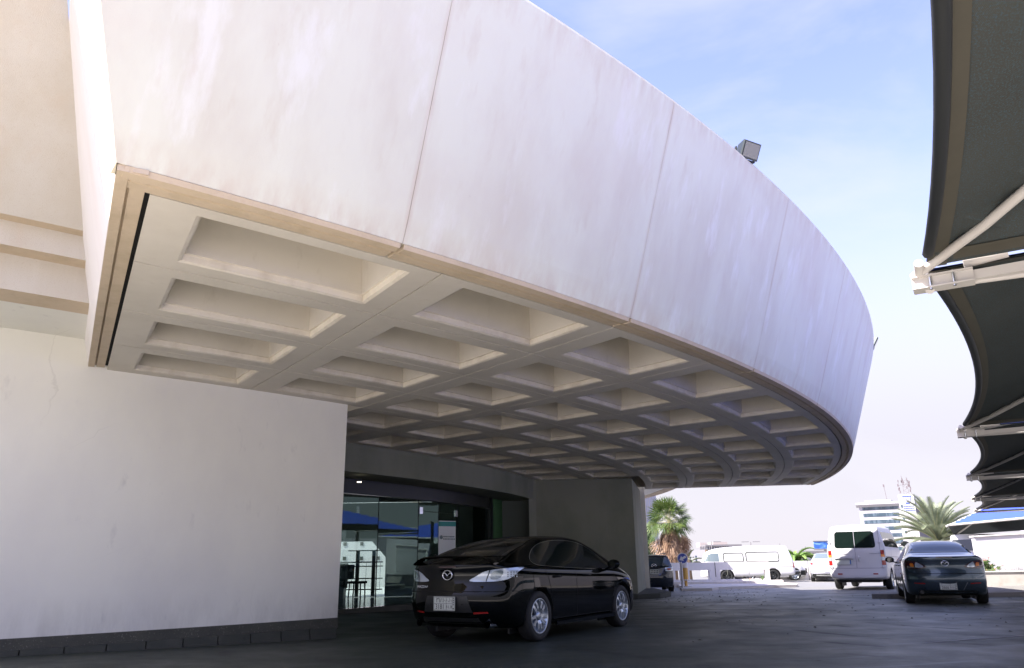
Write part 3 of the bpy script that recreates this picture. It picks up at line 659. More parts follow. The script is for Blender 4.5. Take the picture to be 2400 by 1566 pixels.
def patch(tree, ang, pts, off=.004, smooth=0, res=.05, dirv=None, rim=0):
    """pts are (u, z) in the plane facing 'ang' (list), projected on the bodywork"""
    d, u = dirframe(ang)
    P_ = [Vector(p) for p in pts]
    if smooth: P_ = cr_closed(P_, smooth)
    else:
        q = []
        for i in range(len(P_)):
            a, b = P_[i], P_[(i + 1) % len(P_)]; n = max(1, int((b - a).length / res)); q += [a + (b - a) * j / n for j in range(n)]
        P_ = q
    x0, x1 = min(p.x for p in P_), max(p.x for p in P_); y0, y1 = min(p.y for p in P_), max(p.y for p in P_)
    n = len(P_); pts2 = list(P_); i = 1
    def inside(p):
        c = False; j = n - 1
        for i in range(n):
            a, b = P_[i], P_[j]
            if (a.y > p.y) != (b.y > p.y) and p.x < (b.x - a.x) * (p.y - a.y) / (b.y - a.y) + a.x: c = not c
            j = i
        return c
    yy = y0 + res / 2
    while yy < y1:
        xx = x0 + res / 2
        while xx < x1:
            p = Vector((xx, yy))
            if inside(p) and min((p - q).length for q in P_) > res * .45: pts2.append(p)
            xx += res
        yy += res
    vv, ee, ff, _, _, _ = delaunay_2d_cdt(pts2, [(i, (i + 1) % n) for i in range(n)], [], 1, 1e-5)
    m = MB(); vs = []; zz = Vector((0, 0, 1))
    for v in vv:
        o = u * v.x + zz * v.y - d * 6
        loc, nor, _, _ = tree.ray_cast(o, d)
        if loc is None:
            loc, nor, _, _ = tree.find_nearest(u * v.x + zz * v.y - d * 1.0)
        if nor.dot(d) > 0: nor = -nor
        vs.append(loc + nor * off)
    m.add(vs, ff, 0, True); return m
def ribbon(tree, ang, pts, w, off=.003, n=8):
    d, u = dirframe(ang); P_ = [Vector(p) for p in pts]; q = []
    for i in range(len(P_) - 1):
        a, b = P_[i], P_[i + 1]; k = max(2, int((b - a).length / .06)); q += [a + (b - a) * j / k for j in range(k)]
    q.append(P_[-1]); vs = []; zz = Vector((0, 0, 1))
    for i, p in enumerate(q):
        t = (q[min(i + 1, len(q) - 1)] - q[max(i - 1, 0)]).normalized(); nn = Vector((-t.y, t.x)) * (w / 2)
        for s in (-1, 1):
            r = p + nn * s; loc, nor, _, _ = tree.ray_cast(u * r.x + zz * r.y - d * 6, d)
            if loc is None: loc, nor, _, _ = tree.find_nearest(u * r.x + zz * r.y - d)
            if nor.dot(d) > 0: nor = -nor
            vs.append(loc + nor * off)
    m = MB(); m.add(vs, [(2 * i, 2 * i + 1, 2 * i + 3, 2 * i + 2) for i in range(len(q) - 1)], 0, True); return m
def smoothpath(pts, n=6):
    P_ = [Vector(p) for p in pts]; P_ = [P_[0] * 2 - P_[1]] + P_ + [P_[-1] * 2 - P_[-2]]; out = []
    for i in range(1, len(P_) - 2):
        p0, p1, p2, p3 = P_[i - 1:i + 3]
        for j in range(n):
            t = j / n; out.append(.5 * ((2 * p1) + (p2 - p0) * t + (2 * p0 - 5 * p1 + 4 * p2 - p3) * t * t + (3 * p1 - p0 - 3 * p2 + p3) * t ** 3))
    out.append(P_[-2]); return out
def wheel(root, x, y, z, rad, width, spokes=10, steer=0, rimr=.68, mat='rim', name='wheel'):
    side = 1 if x > 0 else -1; w = width / 2
    Rm = Matrix.Rotation(steer, 3, 'Z')
    def X(v): return Rm @ Vector((v.x * side, v.y, v.z))
    rr = rad * rimr; prof = [(rr, -w * .9), (rr + .02, -w), (rad * .93, -w * .98), (rad * .985, -w * .75), (rad, -w * .4), (rad, w * .4), (rad * .985, w * .75), (rad * .93, w * .98), (rr + .02, w), (rr, w * .9)]
    m = MB(); vs0 = len(m.v); m.lathe(prof, 40); m.v = [tuple(X(Vector(v)) + Vector((x, y, z))) for v in m.v]
    ty = m.build('tyre', M['rubber'], root)
    m = MB(); m.lathe([(rr, -w * .88), (rr + .003, w * .90), (rr - .008, w * .93), (rr - .02, w * .88), (rr - .025, w * .2), (rr * .5, w * .1), (0.001, w * .1)], 40)
    hub = rr * .26; f = w * .78
    for k in range(spokes):
        a = 2 * math.pi * k / spokes; tw = .16 if k % 2 else -.10
        def c(r, aa, ax): return Vector((ax, r * math.cos(aa), r * math.sin(aa)))
        ra = [hub * .6, rr * .45, rr * .75, rr - .012]; wd = [.10, .055, .045, .06]; rows = []
        for q, r in enumerate(ra):
            aa = a + tw * (q / 3) ** 1.2; h2 = wd[q] * rad / .33 * .5 / r * (1 if q else .5); ax = f + .012 * math.sin(q) - (.02 if q == 0 else 0)
            rows.append([c(r, aa - h2, ax - .035), c(r, aa - h2 * .8, ax), c(r, aa + h2 * .8, ax), c(r, aa + h2, ax - .035)])
        m.grid(rows, 0, False, True)
    m.lathe([(hub, f - .05), (hub, f - .02), (hub * .9, f), (hub * .4, f + .004), (0.001, f + .004)], 24)
    for v in range(len(m.v)): m.v[v] = tuple(X(Vector(m.v[v])) + Vector((x, y, z)))
    m.build('rim', M[mat], ty)
    return ty
def textmesh(txt, size, mat, name, parent, M4, depth=.0008, align='CENTER'):
    c = bpy.data.curves.new(name, 'FONT'); c.body = txt; c.size = size; c.align_x = align; c.align_y = 'CENTER'; c.extrude = depth; c.resolution_u = 3
    o = bpy.data.objects.new('t', c); COL.objects.link(o); bpy.context.view_layer.update(); me = eval_mesh(o)
    bpy.data.objects.remove(o); me.materials.clear(); me.materials.append(mat); me.transform(M4)
    q = bpy.data.objects.new(name, me); COL.objects.link(q)
    if parent: q.parent = parent
    return q
def rearM(x, y, z, tilt=0): # text frame: x to the right of a viewer standing behind the car
    return Matrix.Translation((x, y, z)) @ Matrix.Rotation(R(90) + tilt, 4, 'X')
def plate_ksa(root, x, y, z, top, let_ar, num, let, w=.34, h=.165, tilt=0):
    T = rearM(x, y, z, tilt); m = MB(); m.box((0, 0, -.004), (w + .012, h + .012, .006)); m.v = [tuple(T @ Vector(v)) for v in m.v]
    pl = m.build('number_plate', M['plate'], root)
    m = MB(); lw = .004
    sx = w / 2 - .035
    for a, b in (((-w / 2, -h / 2), (w / 2, -h / 2 + lw)), ((-w / 2, h / 2 - lw), (w / 2, h / 2)), ((-w / 2, -h / 2), (-w / 2 + lw, h / 2)), ((w / 2 - lw, -h / 2), (w / 2, h / 2)), ((-w / 2, -lw / 2), (sx, lw / 2)), ((.035, -h / 2), (.035 + lw, h / 2)), ((sx, -h / 2), (sx + lw, h / 2))):
        m.b2((a[0], a[1], 0), (b[0], b[1], .001))
    m.tube([(sx + .019, -h / 2 + .022, 0), (sx + .019, -h / 2 + .022, .0015)], .009, 10)
    for q in range(4): m.b2((sx + .013, .06 - q * .026, 0), (sx + .025, .073 - q * .026, .0012))
    m.v = [tuple(T @ Vector(v)) for v in m.v]; m.build('plate_frame', M['plate_ink'], pl)
    for t, cx, cy, sz in ((top, -.068, h / 4, .088), (let_ar, .082, h / 4 + .008, .052), (num, -.068, -h / 4, .088), (let, .082, -h / 4, .052)):
        textmesh(t, sz, M['plate_ink'], 'plate_text', pl, T @ Matrix.Translation((cx, cy, .001)) @ Matrix.Diagonal((.86 if cx < 0 else .9, 1, 1, 1)))
    return pl
def emblem(root, x, y, z, s=.06, tilt=0):
    T = rearM(x, y, z, tilt); m = MB()
    m.tube([(s * math.cos(a), s * .78 * math.sin(a), .004) for a in frange(0, 2 * math.pi, 28)], s * .10, 6, cap=False)
    pts = smoothpath([(-s * .92, s * .18), (-s * .55, s * .36), (-s * .22, s * .1), (0, -s * .12), (s * .22, s * .1), (s * .55, s * .36), (s * .92, s * .18)], 5)
    m.tube([(p.x, p.y, .005) for p in pts], s * .10, 6)
    m.v = [tuple(T @ Vector(v)) for v in m.v]; return m.build('emblem', M['chrome'], root)

def make_car(sp, loc, head, label, cat, group, name):
    root = empty(name, (loc[0], loc[1], gz(loc[0], loc[1])), -R(head), label, cat, group)
    me = body_mesh(sp); me.materials.clear(); me.materials.append(M[sp['paint']])
    b = bpy.data.objects.new('body', me); COL.objects.link(b)
    s = b.modifiers.new('s', 'SUBSURF'); s.levels = s.render_levels = sp.get('sub', 1)
    # wheel arches
    rw = sp['rw']; cut = MB(); yr, yf = sp['axles']
    for y in (yr, yf):
        for sd in (-1, 1):
            c = MB(); c.lathe([(.001, 0), (rw + sp.get('gap', .045), 0), (rw + sp.get('gap', .045), .5), (.001, .5)], 40)
            cut.add([Vector(v) * 1 for v in [(sd * (sp['W'] / 2 - .26 + v[0]), v[1] + y, v[2] + rw + .0) for v in c.v]], [f if sd > 0 else f[::-1] for f in c.f], 0, False)
    bm = bmesh.new(); bm.from_mesh(cut.mesh('cut', [M['dark']])); bmesh.ops.remove_doubles(bm, verts=bm.verts, dist=.002); bmesh.ops.recalc_face_normals(bm, faces=bm.faces)
    cm = bpy.data.meshes.new('cut'); bm.to_mesh(cm); bm.free(); cm.materials.append(M['plastic']); cu = bpy.data.objects.new('cut', cm); COL.objects.link(cu)
    bo = b.modifiers.new('b', 'BOOLEAN'); bo.operation = 'DIFFERENCE'; bo.object = cu; bo.solver = 'EXACT'; bo.material_mode = 'TRANSFER'
    bpy.context.view_layer.update(); fm = eval_mesh(b)
    bo.show_viewport = False; bpy.context.view_layer.update(); solid = eval_mesh(b)
    bpy.data.objects.remove(b); bpy.data.objects.remove(cu)
    fm.name = 'body'; bod = bpy.data.objects.new('body', fm); COL.objects.link(bod); bod.parent = root
    tree = bvh_of(solid)
    # arch liners
    for y in (yr, yf):
        for sd in (-1, 1):
            m = MB(); xa = sd * (sp['W'] / 2 - .27); m.box((xa - sd * .02, y, rw + .05), (.03, rw * 2 + .1, rw * 1.6)); m.build('arch_liner', M['plastic'], root)
    for y, stt in ((yr, 0), (yf, sp.get('steer', 0))):
        for sd in (-1, 1): wheel(root, sd * (sp['W'] / 2 - sp.get('wi', .115)), y, rw, rw, sp.get('ww', .2), sp.get('spokes', 10), stt, sp.get('rimr', .7), sp.get('rimmat', 'rim'))
    return root, tree
def pb(root, name, m, mat, parent=None): return m.build(name, M[mat], parent or root)
def mirror(pts): return [(-a, b) for a, b in pts]
def car_mirror(root, x, y, z, mat, s=1.0):
    for sd in (-1, 1):
        m = MB(); rows = []
        for q in frange(0, math.pi * 2, 12): pass
        n = 12
        for t, rr in ((-.055, .35), (-.045, .85), (0, 1.0), (.05, .8), (.085, .3)):
            rows.append([Vector((sd * (x + .11 * s * math.cos(a) * rr), y + t * s, z + .075 * s * math.sin(a) * rr + .01)) for a in frange(0, 2 * math.pi, n)])
        m.grid(rows, 0, True, sd < 0); m.add(rows[0][:-1], [list(range(n))]); m.add(rows[-1][:-1], [list(range(n))])
        m.bar((sd * (x - .16 * s), y + .03, z - .07), (sd * (x - .03), y + .02, z - .03), .04, .03)
        mr = m.build('side_mirror', M[mat], root)
        m = MB(); m.tube([(sd * x, y - .057 * s, z + .01), (sd * x, y - .060 * s, z + .01)], .06 * s, 12); m.build('mirror_glass', M['carglass'], mr)
def side_lines(root, tree, lines, w=.008, mat='blackgap', name='panel_gap', both=True):
    for ang, s in ((90, 1), (-90, -1)) if both else ((90, 1),):
        for ln in lines: ribbon(tree, ang, [(p[0] * s, p[1]) for p in ln], w).build(name, M[mat], root)
def side_patch(root, tree, pts, mat, name, off=.004, smooth=0, parent=None):
    out = []
    for ang, s in ((90, 1), (-90, -1)):
        out.append(patch(tree, ang, [(p[0] * s, p[1]) for p in pts], off, smooth).build(name, M[mat], parent or root))
    return out
def handles(root, tree, ys, z, mat):
    for yy in ys:
        for ang in (90, -90):
            d, u = dirframe(ang); s = 1 if ang == 90 else -1
            loc, nor, _, _ = tree.ray_cast(u * (yy * s) + Vector((0, 0, z)) - d * 6, d)
            m = MB(); m.tube([loc + Vector((0, -.09, 0)), loc - d * .03 + Vector((0, -.07, 0)), loc - d * .035, loc - d * .03 + Vector((0, .07, .003)), loc + Vector((0, .09, .004))], [.011, .015, .017, .015, .011], 8); m.build('door_handle', M[mat], root)

# ---- black saloon under the canopy
SED = dict(L=4.74, W=1.795, paint='black_paint', rw=.33, axles=(-1.37, 1.355), rcorner=.38, rpow=3.6, fcorner=.45, rfade=.6, ww=.215, gap=.04,
    plan=[(-2.37, .90), (-2.1, .95), (-1.5, 1.0), (-.5, .985), (.6, .985), (1.4, 1.0), (2.0, .95), (2.37, .84)],
    roofw=[(-2.37, .86), (-1.9, .76), (-1.2, .67), (-.4, .665), (.4, .69), (.9, .76), (1.3, .84), (2.37, .8)],
    floor=[(-2.37, .28), (-2.0, .20), (-1.6, .19), (0, .17), (2.0, .18), (2.37, .24)],
    belt=[(-2.37, .97), (-1.9, .985), (-1.2, .965), (0, .92), (1.0, .895), (1.4, .865), (1.9, .77), (2.2, .67), (2.37, .58)],
    top=[(-2.37, 1.02), (-2.15, 1.075), (-1.9, 1.125), (-1.5, 1.25), (-1.0, 1.37), (-.5, 1.432), (0, 1.445), (.35, 1.42), (.75, 1.305), (1.1, 1.135), (1.38, 1.0), (1.6, .955), (2.0, .86), (2.25, .74), (2.37, .65)],
    rear=[(.2, .20), (.33, .07), (.5, .0), (.64, .0), (.69, .055), (.85, .075), (.98, .06), (1.03, .07), (1.1, .12)], front=[(.2, .1), (.4, 0), (.6, .03), (.8, .15), (1.0, .3)], spokes=10, shoulder=.035)
rwp, fwp = at(1255, 1495, 11.27), at(1449, 1468, 13.56); hdg = math.degrees(math.atan2(fwp.x - rwp.x, fwp.y - rwp.y))
def place(p, hd, lx, ly):      # car centre from one wheel's ground point
    a = R(hd); return (p.x - (lx * math.cos(a) + ly * math.sin(a)), p.y - (-lx * math.sin(a) + ly * math.cos(a)))
blk, tr = make_car(SED, place(rwp, hdg, .80, -1.37), hdg, 'glossy black saloon with rear spoiler parked under the coffered canopy', 'car', 'cars parked on the forecourt', 'saloon_car')
dlo = [(1.13, .925), (.86, 1.10), (.56, 1.255), (.2, 1.335), (-.3, 1.355), (-.8, 1.315), (-1.15, 1.225), (-1.43, 1.075), (-1.36, 1.01), (-1.0, .985), (0, .945), (.7, .93)]
for w in side_patch(blk, tr, dlo, 'carglass', 'side_window', .004, 5): pass
dl = smoothpath(dlo + dlo[:1], 6)
side_lines(blk, tr, [[(p.x, p.y) for p in dl]], .016, 'chrome', 'window_trim')
side_lines(blk, tr, [[(-.28, .955), (-.24, 1.345)], [(-.20, .955), (-.17, 1.345)], [(-1.02, .985), (-.98, 1.28)]], .02, 'plastic', 'window_pillar')
side_lines(blk, tr, [[(1.02, .30), (1.05, .6), (1.1, .9)], [(-.24, .26), (-.24, .94)], [(-1.03, .62), (-1.1, .8), (-1.2, .97)], [(1.0, .28), (-.95, .27)], [(-1.78, .66), (-2.0, .68), (-2.3, .67)], [(-1.0, .3), (-.98, .5), (-1.03, .62)]], .007)
patch(tr, 0, [(-.62, 1.125), (.62, 1.125), (.56, 1.28), (.46, 1.375), (-.46, 1.375), (-.56, 1.28)], .005).build('rear_window', M['carglass'], blk)
patch(tr, 180, [(-.66, 1.04), (.66, 1.04), (.56, 1.33), (.5, 1.37), (-.5, 1.37), (-.56, 1.33)], .005).build('windscreen', M['carglass'], blk)
def rl(x, y, ang): d, u = dirframe(ang); return x * u.x + y * u.y
for s in (1, -1):
    A = 38 * s
    o3 = [(.36, -2.3, .805), (.45, -2.28, .87), (.56, -2.26, .925), (.70, -2.2, .955), (.80, -2.1, .965), (.90, -1.80, .975), (.89, -1.9, .93), (.88, -2.05, .86), (.83, -2.15, .82), (.70, -2.25, .80)]
    pl = [(rl(x * s, y, A), z) for x, y, z in o3]
    if s < 0: pl = pl[::-1]
    lamp = patch(tr, A, pl, .006, 4, .03).build('tail_lamp', M['lamp_clear'], blk)
    i3 = [(.64, -2.22, .83), (.66, -2.2, .925), (.77, -2.12, .935), (.76, -2.17, .845)]
    patch(tr, A, [(rl(x * s, y, A), z) for x, y, z in i3][::s], .010, 3, .03).build('lamp_insert', M['lamp_grey'], lamp)
    m = ribbon(tr, A, [(rl(x * s, y, A), z) for x, y, z in ((.585, -2.25, .80), (.63, -2.22, .95))], .012, .012); m.build('lamp_seam', M['blackgap'], lamp)
    m = MB()
    for q in range(4):
        for k in range(3):
            x, y, z = .795 + q * .012, -2.05 + q * .05, .86 + k * .027; pt_ = (rl(x * s, y, A), z); t = patch(tr, A, [(pt_[0] - .008, z - .009), (pt_[0] + .008, z - .009), (pt_[0] + .008, z + .009), (pt_[0] - .008, z + .009)], .012); m.add(t.v, t.f, 0)
    m.build('lamp_grid', M['lamp_grey'], lamp)
    # reflector, exhaust
    patch(tr, A * .3, [(rl(s * x, -2.35, A * .3), z) for x, z in ((.42, .395), (.62, .405), (.61, .425), (.42, .42))], .006).build('reflector', M['lamp_red'], blk)
    m = MB(); m.tube([(s * .56, -2.20, .265), (s * .56, -1.9, .265)], .05, 20, cap=False); m.tube([(s * .56, -2.195, .265), (s * .56, -1.9, .265)], .044, 20, cap=False); m.build('exhaust_pipe', M['chrome'], blk)
m = ribbon(tr, 0, [(-.84, .67), (-.5, .675), (.5, .675), (.84, .67)], .010); m2 = ribbon(tr, 0, [(-.37, .70), (-.35, .86), (-.38, .98)], .006); m.build('boot_gap', M['blackgap'], blk)
patch(tr, 0, [(-.40, .415), (-.33, .62), (.33, .62), (.40, .415)], .003, 0).build('plate_recess', M['plastic'], blk)
patch(tr, 0, [(-.5, .27), (-.45, .345), (.45, .345), (.5, .27)], .004, 0).build('rear_diffuser', M['plastic'], blk)
plate_ksa(blk, 0, -2.392, .525, '٣١٨١', 'ب ل ب', '3181', 'B L B')
def stick(tree, x, z, ang=0, off=.01):
    d, u = dirframe(ang); l, n, _, _ = tree.ray_cast(u * x + Vector((0, 0, z)) - d * 6, d); return l - d * off
p = stick(tr, 0, .885); emblem(blk, p.x, p.y - .006, p.z, .078)
p = stick(tr, -.44, .735, 0, .02); textmesh('MAZDA6', .046, M['chrome'], 'badge_letters', blk, rearM(p.x, p.y - .002, p.z))
p = stick(tr, 0, .99); m = MB(); m.box((0, p.y - .002, .99), (.28, .012, .014)); m.build('brake_light', M['lamp_dkred'], blk)
m = MB(); rows = []
for q in frange(-1, 1, 20):
    x = q * .68; e = abs(q) ** 6; y = -2.31 + .13 * q * q; z = 1.122 - .085 * e - .012 * q * q
    rows.append([Vector((x, y - .05, z - .004)), Vector((x, y - .02, z + .014)), Vector((x, y + .10, z + .016)), Vector((x, y + .13, z + .002)), Vector((x, y + .05, z - .016)), Vector((x, y - .05, z - .004))])
m.grid(rows, 0, True); m.add(rows[0][:-1], [(0, 1, 2, 3, 4)]); m.add(rows[-1][:-1], [(0, 1, 2, 3, 4)])
m.build('spoiler', M['black_paint'], blk)
handles(blk, tr, (-.86, .12), .84, 'black_paint'); car_mirror(blk, .99, .86, .985, 'black_paint', 1.0)
m = MB()
for s in (-1, 1): m.bar((s * .90, 1.0, .22), (s * .90, -.95, .21), .03, .05)
m.build('side_sill', M['black_paint'], blk)

# ---- blue-grey saloon on the right
GS = dict(SED); GS.update(L=4.58, W=1.755, paint='grey_paint', rw=.318, axles=(-1.30, 1.34), rcorner=.36, shoulder=.035,
    plan=[(-2.29, .92), (-2.0, .965), (-1.4, 1.0), (-.5, .985), (.6, .985), (1.35, 1.0), (1.9, .95), (2.29, .84)],
    roofw=[(-2.29, .88), (-1.9, .80), (-1.5, .72), (-1.0, .66), (-.4, .655), (.4, .68), (.9, .76), (1.3, .84), (2.29, .8)],
    belt=[(-2.29, 1.02), (-1.9, 1.02), (-1.2, .995), (0, .95), (1.0, .92), (1.4, .885), (1.8, .80), (2.1, .70), (2.29, .6)],
    top=[(-2.29, 1.075), (-2.05, 1.11), (-1.8, 1.135), (-1.6, 1.17), (-1.3, 1.30), (-.95, 1.405), (-.5, 1.46), (0, 1.468), (.3, 1.44), (.7, 1.32), (1.1, 1.12), (1.3, 1.01), (1.6, .955), (1.9, .88), (2.15, .76), (2.29, .66)],
    rear=[(.2, .18), (.33, .06), (.5, .0), (.66, .0), (.70, .05), (.85, .06), (.98, .03), (1.05, .03), (1.12, .10)])
g0 = at(2146, 1409, 19.6); g1 = at(2290, 1408, 19.3); gh = 22
rc = (g0 + g1) / 2
gry, tr = make_car(GS, place(rc, gh, 0, -1.30), gh, 'blue-grey metallic saloon parked beneath the shade sails at the right', 'car', 'cars parked on the forecourt', 'saloon_car')
dlo = [(1.1, .95), (.84, 1.12), (.55, 1.27), (.2, 1.355), (-.3, 1.378), (-.8, 1.335), (-1.12, 1.24), (-1.40, 1.09), (-1.3, 1.03), (-1.0, 1.01), (0, .975), (.7, .955)]
side_patch(gry, tr, dlo, 'carglass', 'side_window', .004, 5)
side_lines(gry, tr, [[(-.24, .98), (-.22, 1.37)], [(-1.0, 1.01), (-.98, 1.29)]], .05, 'grey_paint', 'window_pillar')
side_lines(gry, tr, [[(1.0, .30), (1.05, .6), (1.1, .9)], [(-.24, .26), (-.24, .96)], [(-1.03, .62), (-1.1, .8), (-1.2, 1.0)], [(1.0, .28), (-.95, .27)]], .008)
patch(tr, 0, [(-.66, 1.165), (.66, 1.165), (.60, 1.30), (.50, 1.425), (-.50, 1.425), (-.60, 1.30)], .005).build('rear_window', M['carglass_blue'], gry)
patch(tr, 180, [(-.66, 1.07), (.66, 1.07), (.56, 1.35), (.5, 1.39), (-.5, 1.39), (-.56, 1.35)], .005).build('windscreen', M['carglass'], gry)
for s in (1, -1):
    A = 30 * s
    o3 = [(.42, -2.26, .83), (.50, -2.24, .91), (.62, -2.22, .955), (.78, -2.12, .985), (.86, -1.93, .99), (.87, -1.9, .93), (.86, -2.0, .85), (.78, -2.15, .80), (.60, -2.2, .805)]
    lamp = patch(tr, A, [(rl(x * s, y, A), z) for x, y, z in o3][::s], .006, 4, .03).build('tail_lamp', M['lamp_dkred'], gry)
    for mt, i3 in (('lamp_clear', [(.46, -2.22, .84), (.55, -2.22, .92), (.63, -2.2, .945), (.65, -2.2, .835)]), ('lamp_orange', [(.69, -2.18, .85), (.70, -2.18, .925), (.76, -2.14, .925), (.755, -2.14, .86)])):
        patch(tr, A, [(rl(x * s, y, A), z) for x, y, z in i3][::s], .010, 3, .03).build('lamp_insert', M[mt], lamp)
    patch(tr, A * .3, [(rl(s * x, -2.2, A * .3), z) for x, z in ((.46, .46), (.70, .475), (.70, .495), (.46, .485))], .006).build('reflector', M['lamp_red'], gry)
m = MB(); m.tube([(-.56, -2.27, .29), (-.56, -2.0, .29)], .05, 20, cap=False); m.tube([(-.56, -2.26, .29), (-.56, -2.25, .29)], .044, 20); m.build('exhaust_pipe', M['plastic'], gry)
ribbon(tr, 0, [(-.80, .685), (-.5, .69), (.5, .69), (.80, .685)], .012).build('boot_gap', M['blackgap'], gry)
patch(tr, 0, [(-.30, .33), (-.40, .50), (.40, .50), (.30, .33)], .003).build('plate_recess', M['grey_paint'], gry)
ribbon(tr, 0, [(.30, .33), (.40, .50)], .018, .006).build('recess_trim', M['chrome'], gry)
patch(tr, 0, [(-.62, .22), (-.58, .32), (.58, .32), (.62, .22)], .004).build('rear_diffuser', M['plastic'], gry)
p = stick(tr, 0, .43, off=.012); plate_ksa(gry, 0, p.y, .425, '٢٦٦٦', 'د د ر', '2666', 'R D J')
p = stick(tr, 0, .915); emblem(gry, p.x, p.y, p.z, .075)
p = stick(tr, 0, 1.06); m = MB(); m.box((0, p.y - .002, 1.055), (.34, .012, .018)); m.build('brake_light', M['lamp_dkred'], gry)
handles(gry, tr, (-.86, .12), .87, 'grey_paint'); car_mirror(gry, .98, .83, 1.0, 'black_paint', 1.05)

# ---- dark estate beyond the pier
ES = dict(SED); ES.update(L=4.55, W=1.80, paint='navy_paint', rw=.335, axles=(-1.32, 1.35), rcorner=.30, rfade=.5, rail=.9,
    roofw=[(-2.27, .80), (-1.9, .74), (-1.2, .72), (.4, .72), (.9, .78), (1.3, .84), (2.29, .8)], plan=GS['plan'],
    belt=[(-2.29, 1.06), (-1.9, 1.06), (-1.2, 1.03), (0, 1.0), (1.0, .96), (1.4, .92), (1.8, .84), (2.1, .75), (2.29, .66)],
    top=[(-2.29, 1.50), (-2.05, 1.555), (-1.6, 1.585), (-.5, 1.60), (0, 1.595), (.4, 1.55), (.8, 1.37), (1.2, 1.12), (1.35, 1.05), (1.6, 1.0), (1.9, .93), (2.15, .80), (2.29, .7)],
    rear=[(.25, .12), (.4, .03), (.6, .0), (.72, .02), (1.05, .05), (1.2, .13), (1.55, .42)], rfaded=.5)
e0 = at(1538, 1384, 29.6); est, tr = make_car(ES, (e0.x + .12, e0.y + 1.95), 4, 'dark navy estate car half hidden behind the pier, rear towards us', 'car', 'cars parked on the forecourt', 'estate_car')
est.scale = (.84, .84, .84)
patch(tr, 0, [(-.66, 1.10), (.66, 1.10), (.60, 1.40), (.54, 1.47), (-.54, 1.47), (-.60, 1.40)], .006).build('rear_window', M['carglass_blue'], est)
side_patch(est, tr, [(1.1, 1.0), (.84, 1.2), (.5, 1.42), (.2, 1.48), (-1.6, 1.47), (-1.95, 1.38), (-1.9, 1.1), (0, 1.04)], 'carglass', 'side_window')
for s in (1, -1):
    A = 20 * s; o3 = [(.48, -2.2, .88), (.48, -2.2, 1.03), (.84, -2.0, 1.05), (.86, -2.0, .90)]
    lamp = patch(tr, A, [(rl(x * s, y, A), z) for x, y, z in o3][::s], .008, 0, .05).build('tail_lamp', M['lamp_clear'], est)
    o3 = [(.60, -2.2, .91), (.60, -2.2, 1.0), (.76, -2.1, 1.01), (.76, -2.1, .92)]
    patch(tr, A, [(rl(x * s, y, A), z) for x, y, z in o3][::s], .014, 0, .05).build('lamp_insert', M['lamp_red'], lamp)
p = stick(tr, 0, 1.14); emblem(est, 0, p.y - .02, 1.12, .10)
p = stick(tr, 0, .86, off=.02)
m = MB(); m.box((0, p.y, .87), (.38, .012, .18)); pl = m.build('number_plate', M['plate'], est)
m = MB()
for i in range(5): m.box((-.14 + i * .07, p.y - .009, .91), (.035, .004, .05)); m.box((-.14 + i * .07, p.y - .009, .83), (.035, .004, .05))
m.build('plate_text', M['plate_ink'], pl)
m = MB()
for s in (-1, 1): m.tube([(s * .56, -1.6, 1.60), (s * .58, -1.5, 1.64), (s * .58, .2, 1.64), (s * .56, .35, 1.59)], .018, 6)
m.build('roof_rail', M['blackmetal'], est)
m = MB(); m.bar((-.1, -2.12, 1.13), (.35, -2.05, 1.20), .03, .02); m.build('wiper', M['plastic'], est)
car_mirror(est, .99, .8, 1.05, 'navy_paint')

# ---- pale saloon beyond the passenger van
WS = dict(GS); WS.update(paint='silver_paint', W=1.78); w0 = at(1957, 1350, 41.5)
wsd, tr = make_car(WS, (w0.x + .5, w0.y + 2.2), 20, 'pale silver saloon mostly hidden behind the white passenger van', 'car', 'cars parked on the forecourt', 'saloon_car')
patch(tr, 0, [(-.66, 1.165), (.66, 1.165), (.60, 1.30), (.50, 1.425), (-.50, 1.425), (-.60, 1.30)], .006).build('rear_window', M['vanglass'], wsd)
side_patch(wsd, tr, dlo, 'carglass', 'side_window')
for s in (1, -1):
    A = 30 * s; o3 = [(.50, -2.24, .80), (.55, -2.22, .93), (.78, -2.12, .975), (.86, -1.98, .96), (.84, -2.0, .82)]
    lamp = patch(tr, A, [(rl(x * s, y, A), z) for x, y, z in o3][::s], .008, 0, .05).build('tail_lamp', M['lamp_clear'], wsd)
    patch(tr, A, [(rl(x * s, y, A), z) for x, y, z in ((.74, -2.1, .86), (.74, -2.1, .95), (.85, -2.0, .95), (.84, -2.0, .87))][::s], .014, 0, .05).build('lamp_insert', M['lamp_red'], lamp)
patch(tr, 0, [(-.8, .2), (-.86, .42), (.86, .42), (.8, .2)], .006).build('lower_bumper', M['plastic'], wsd)
p = stick(tr, 0, .6, off=.012); m = MB(); m.box((0, p.y, .58), (.42, .012, .13)); m.build('number_plate', M['plate'], wsd)
m = ribbon(tr, 0, [(-.6, .34), (.6, .34)], .03, .012); m.build('bumper_trim', M['chrome'], wsd)

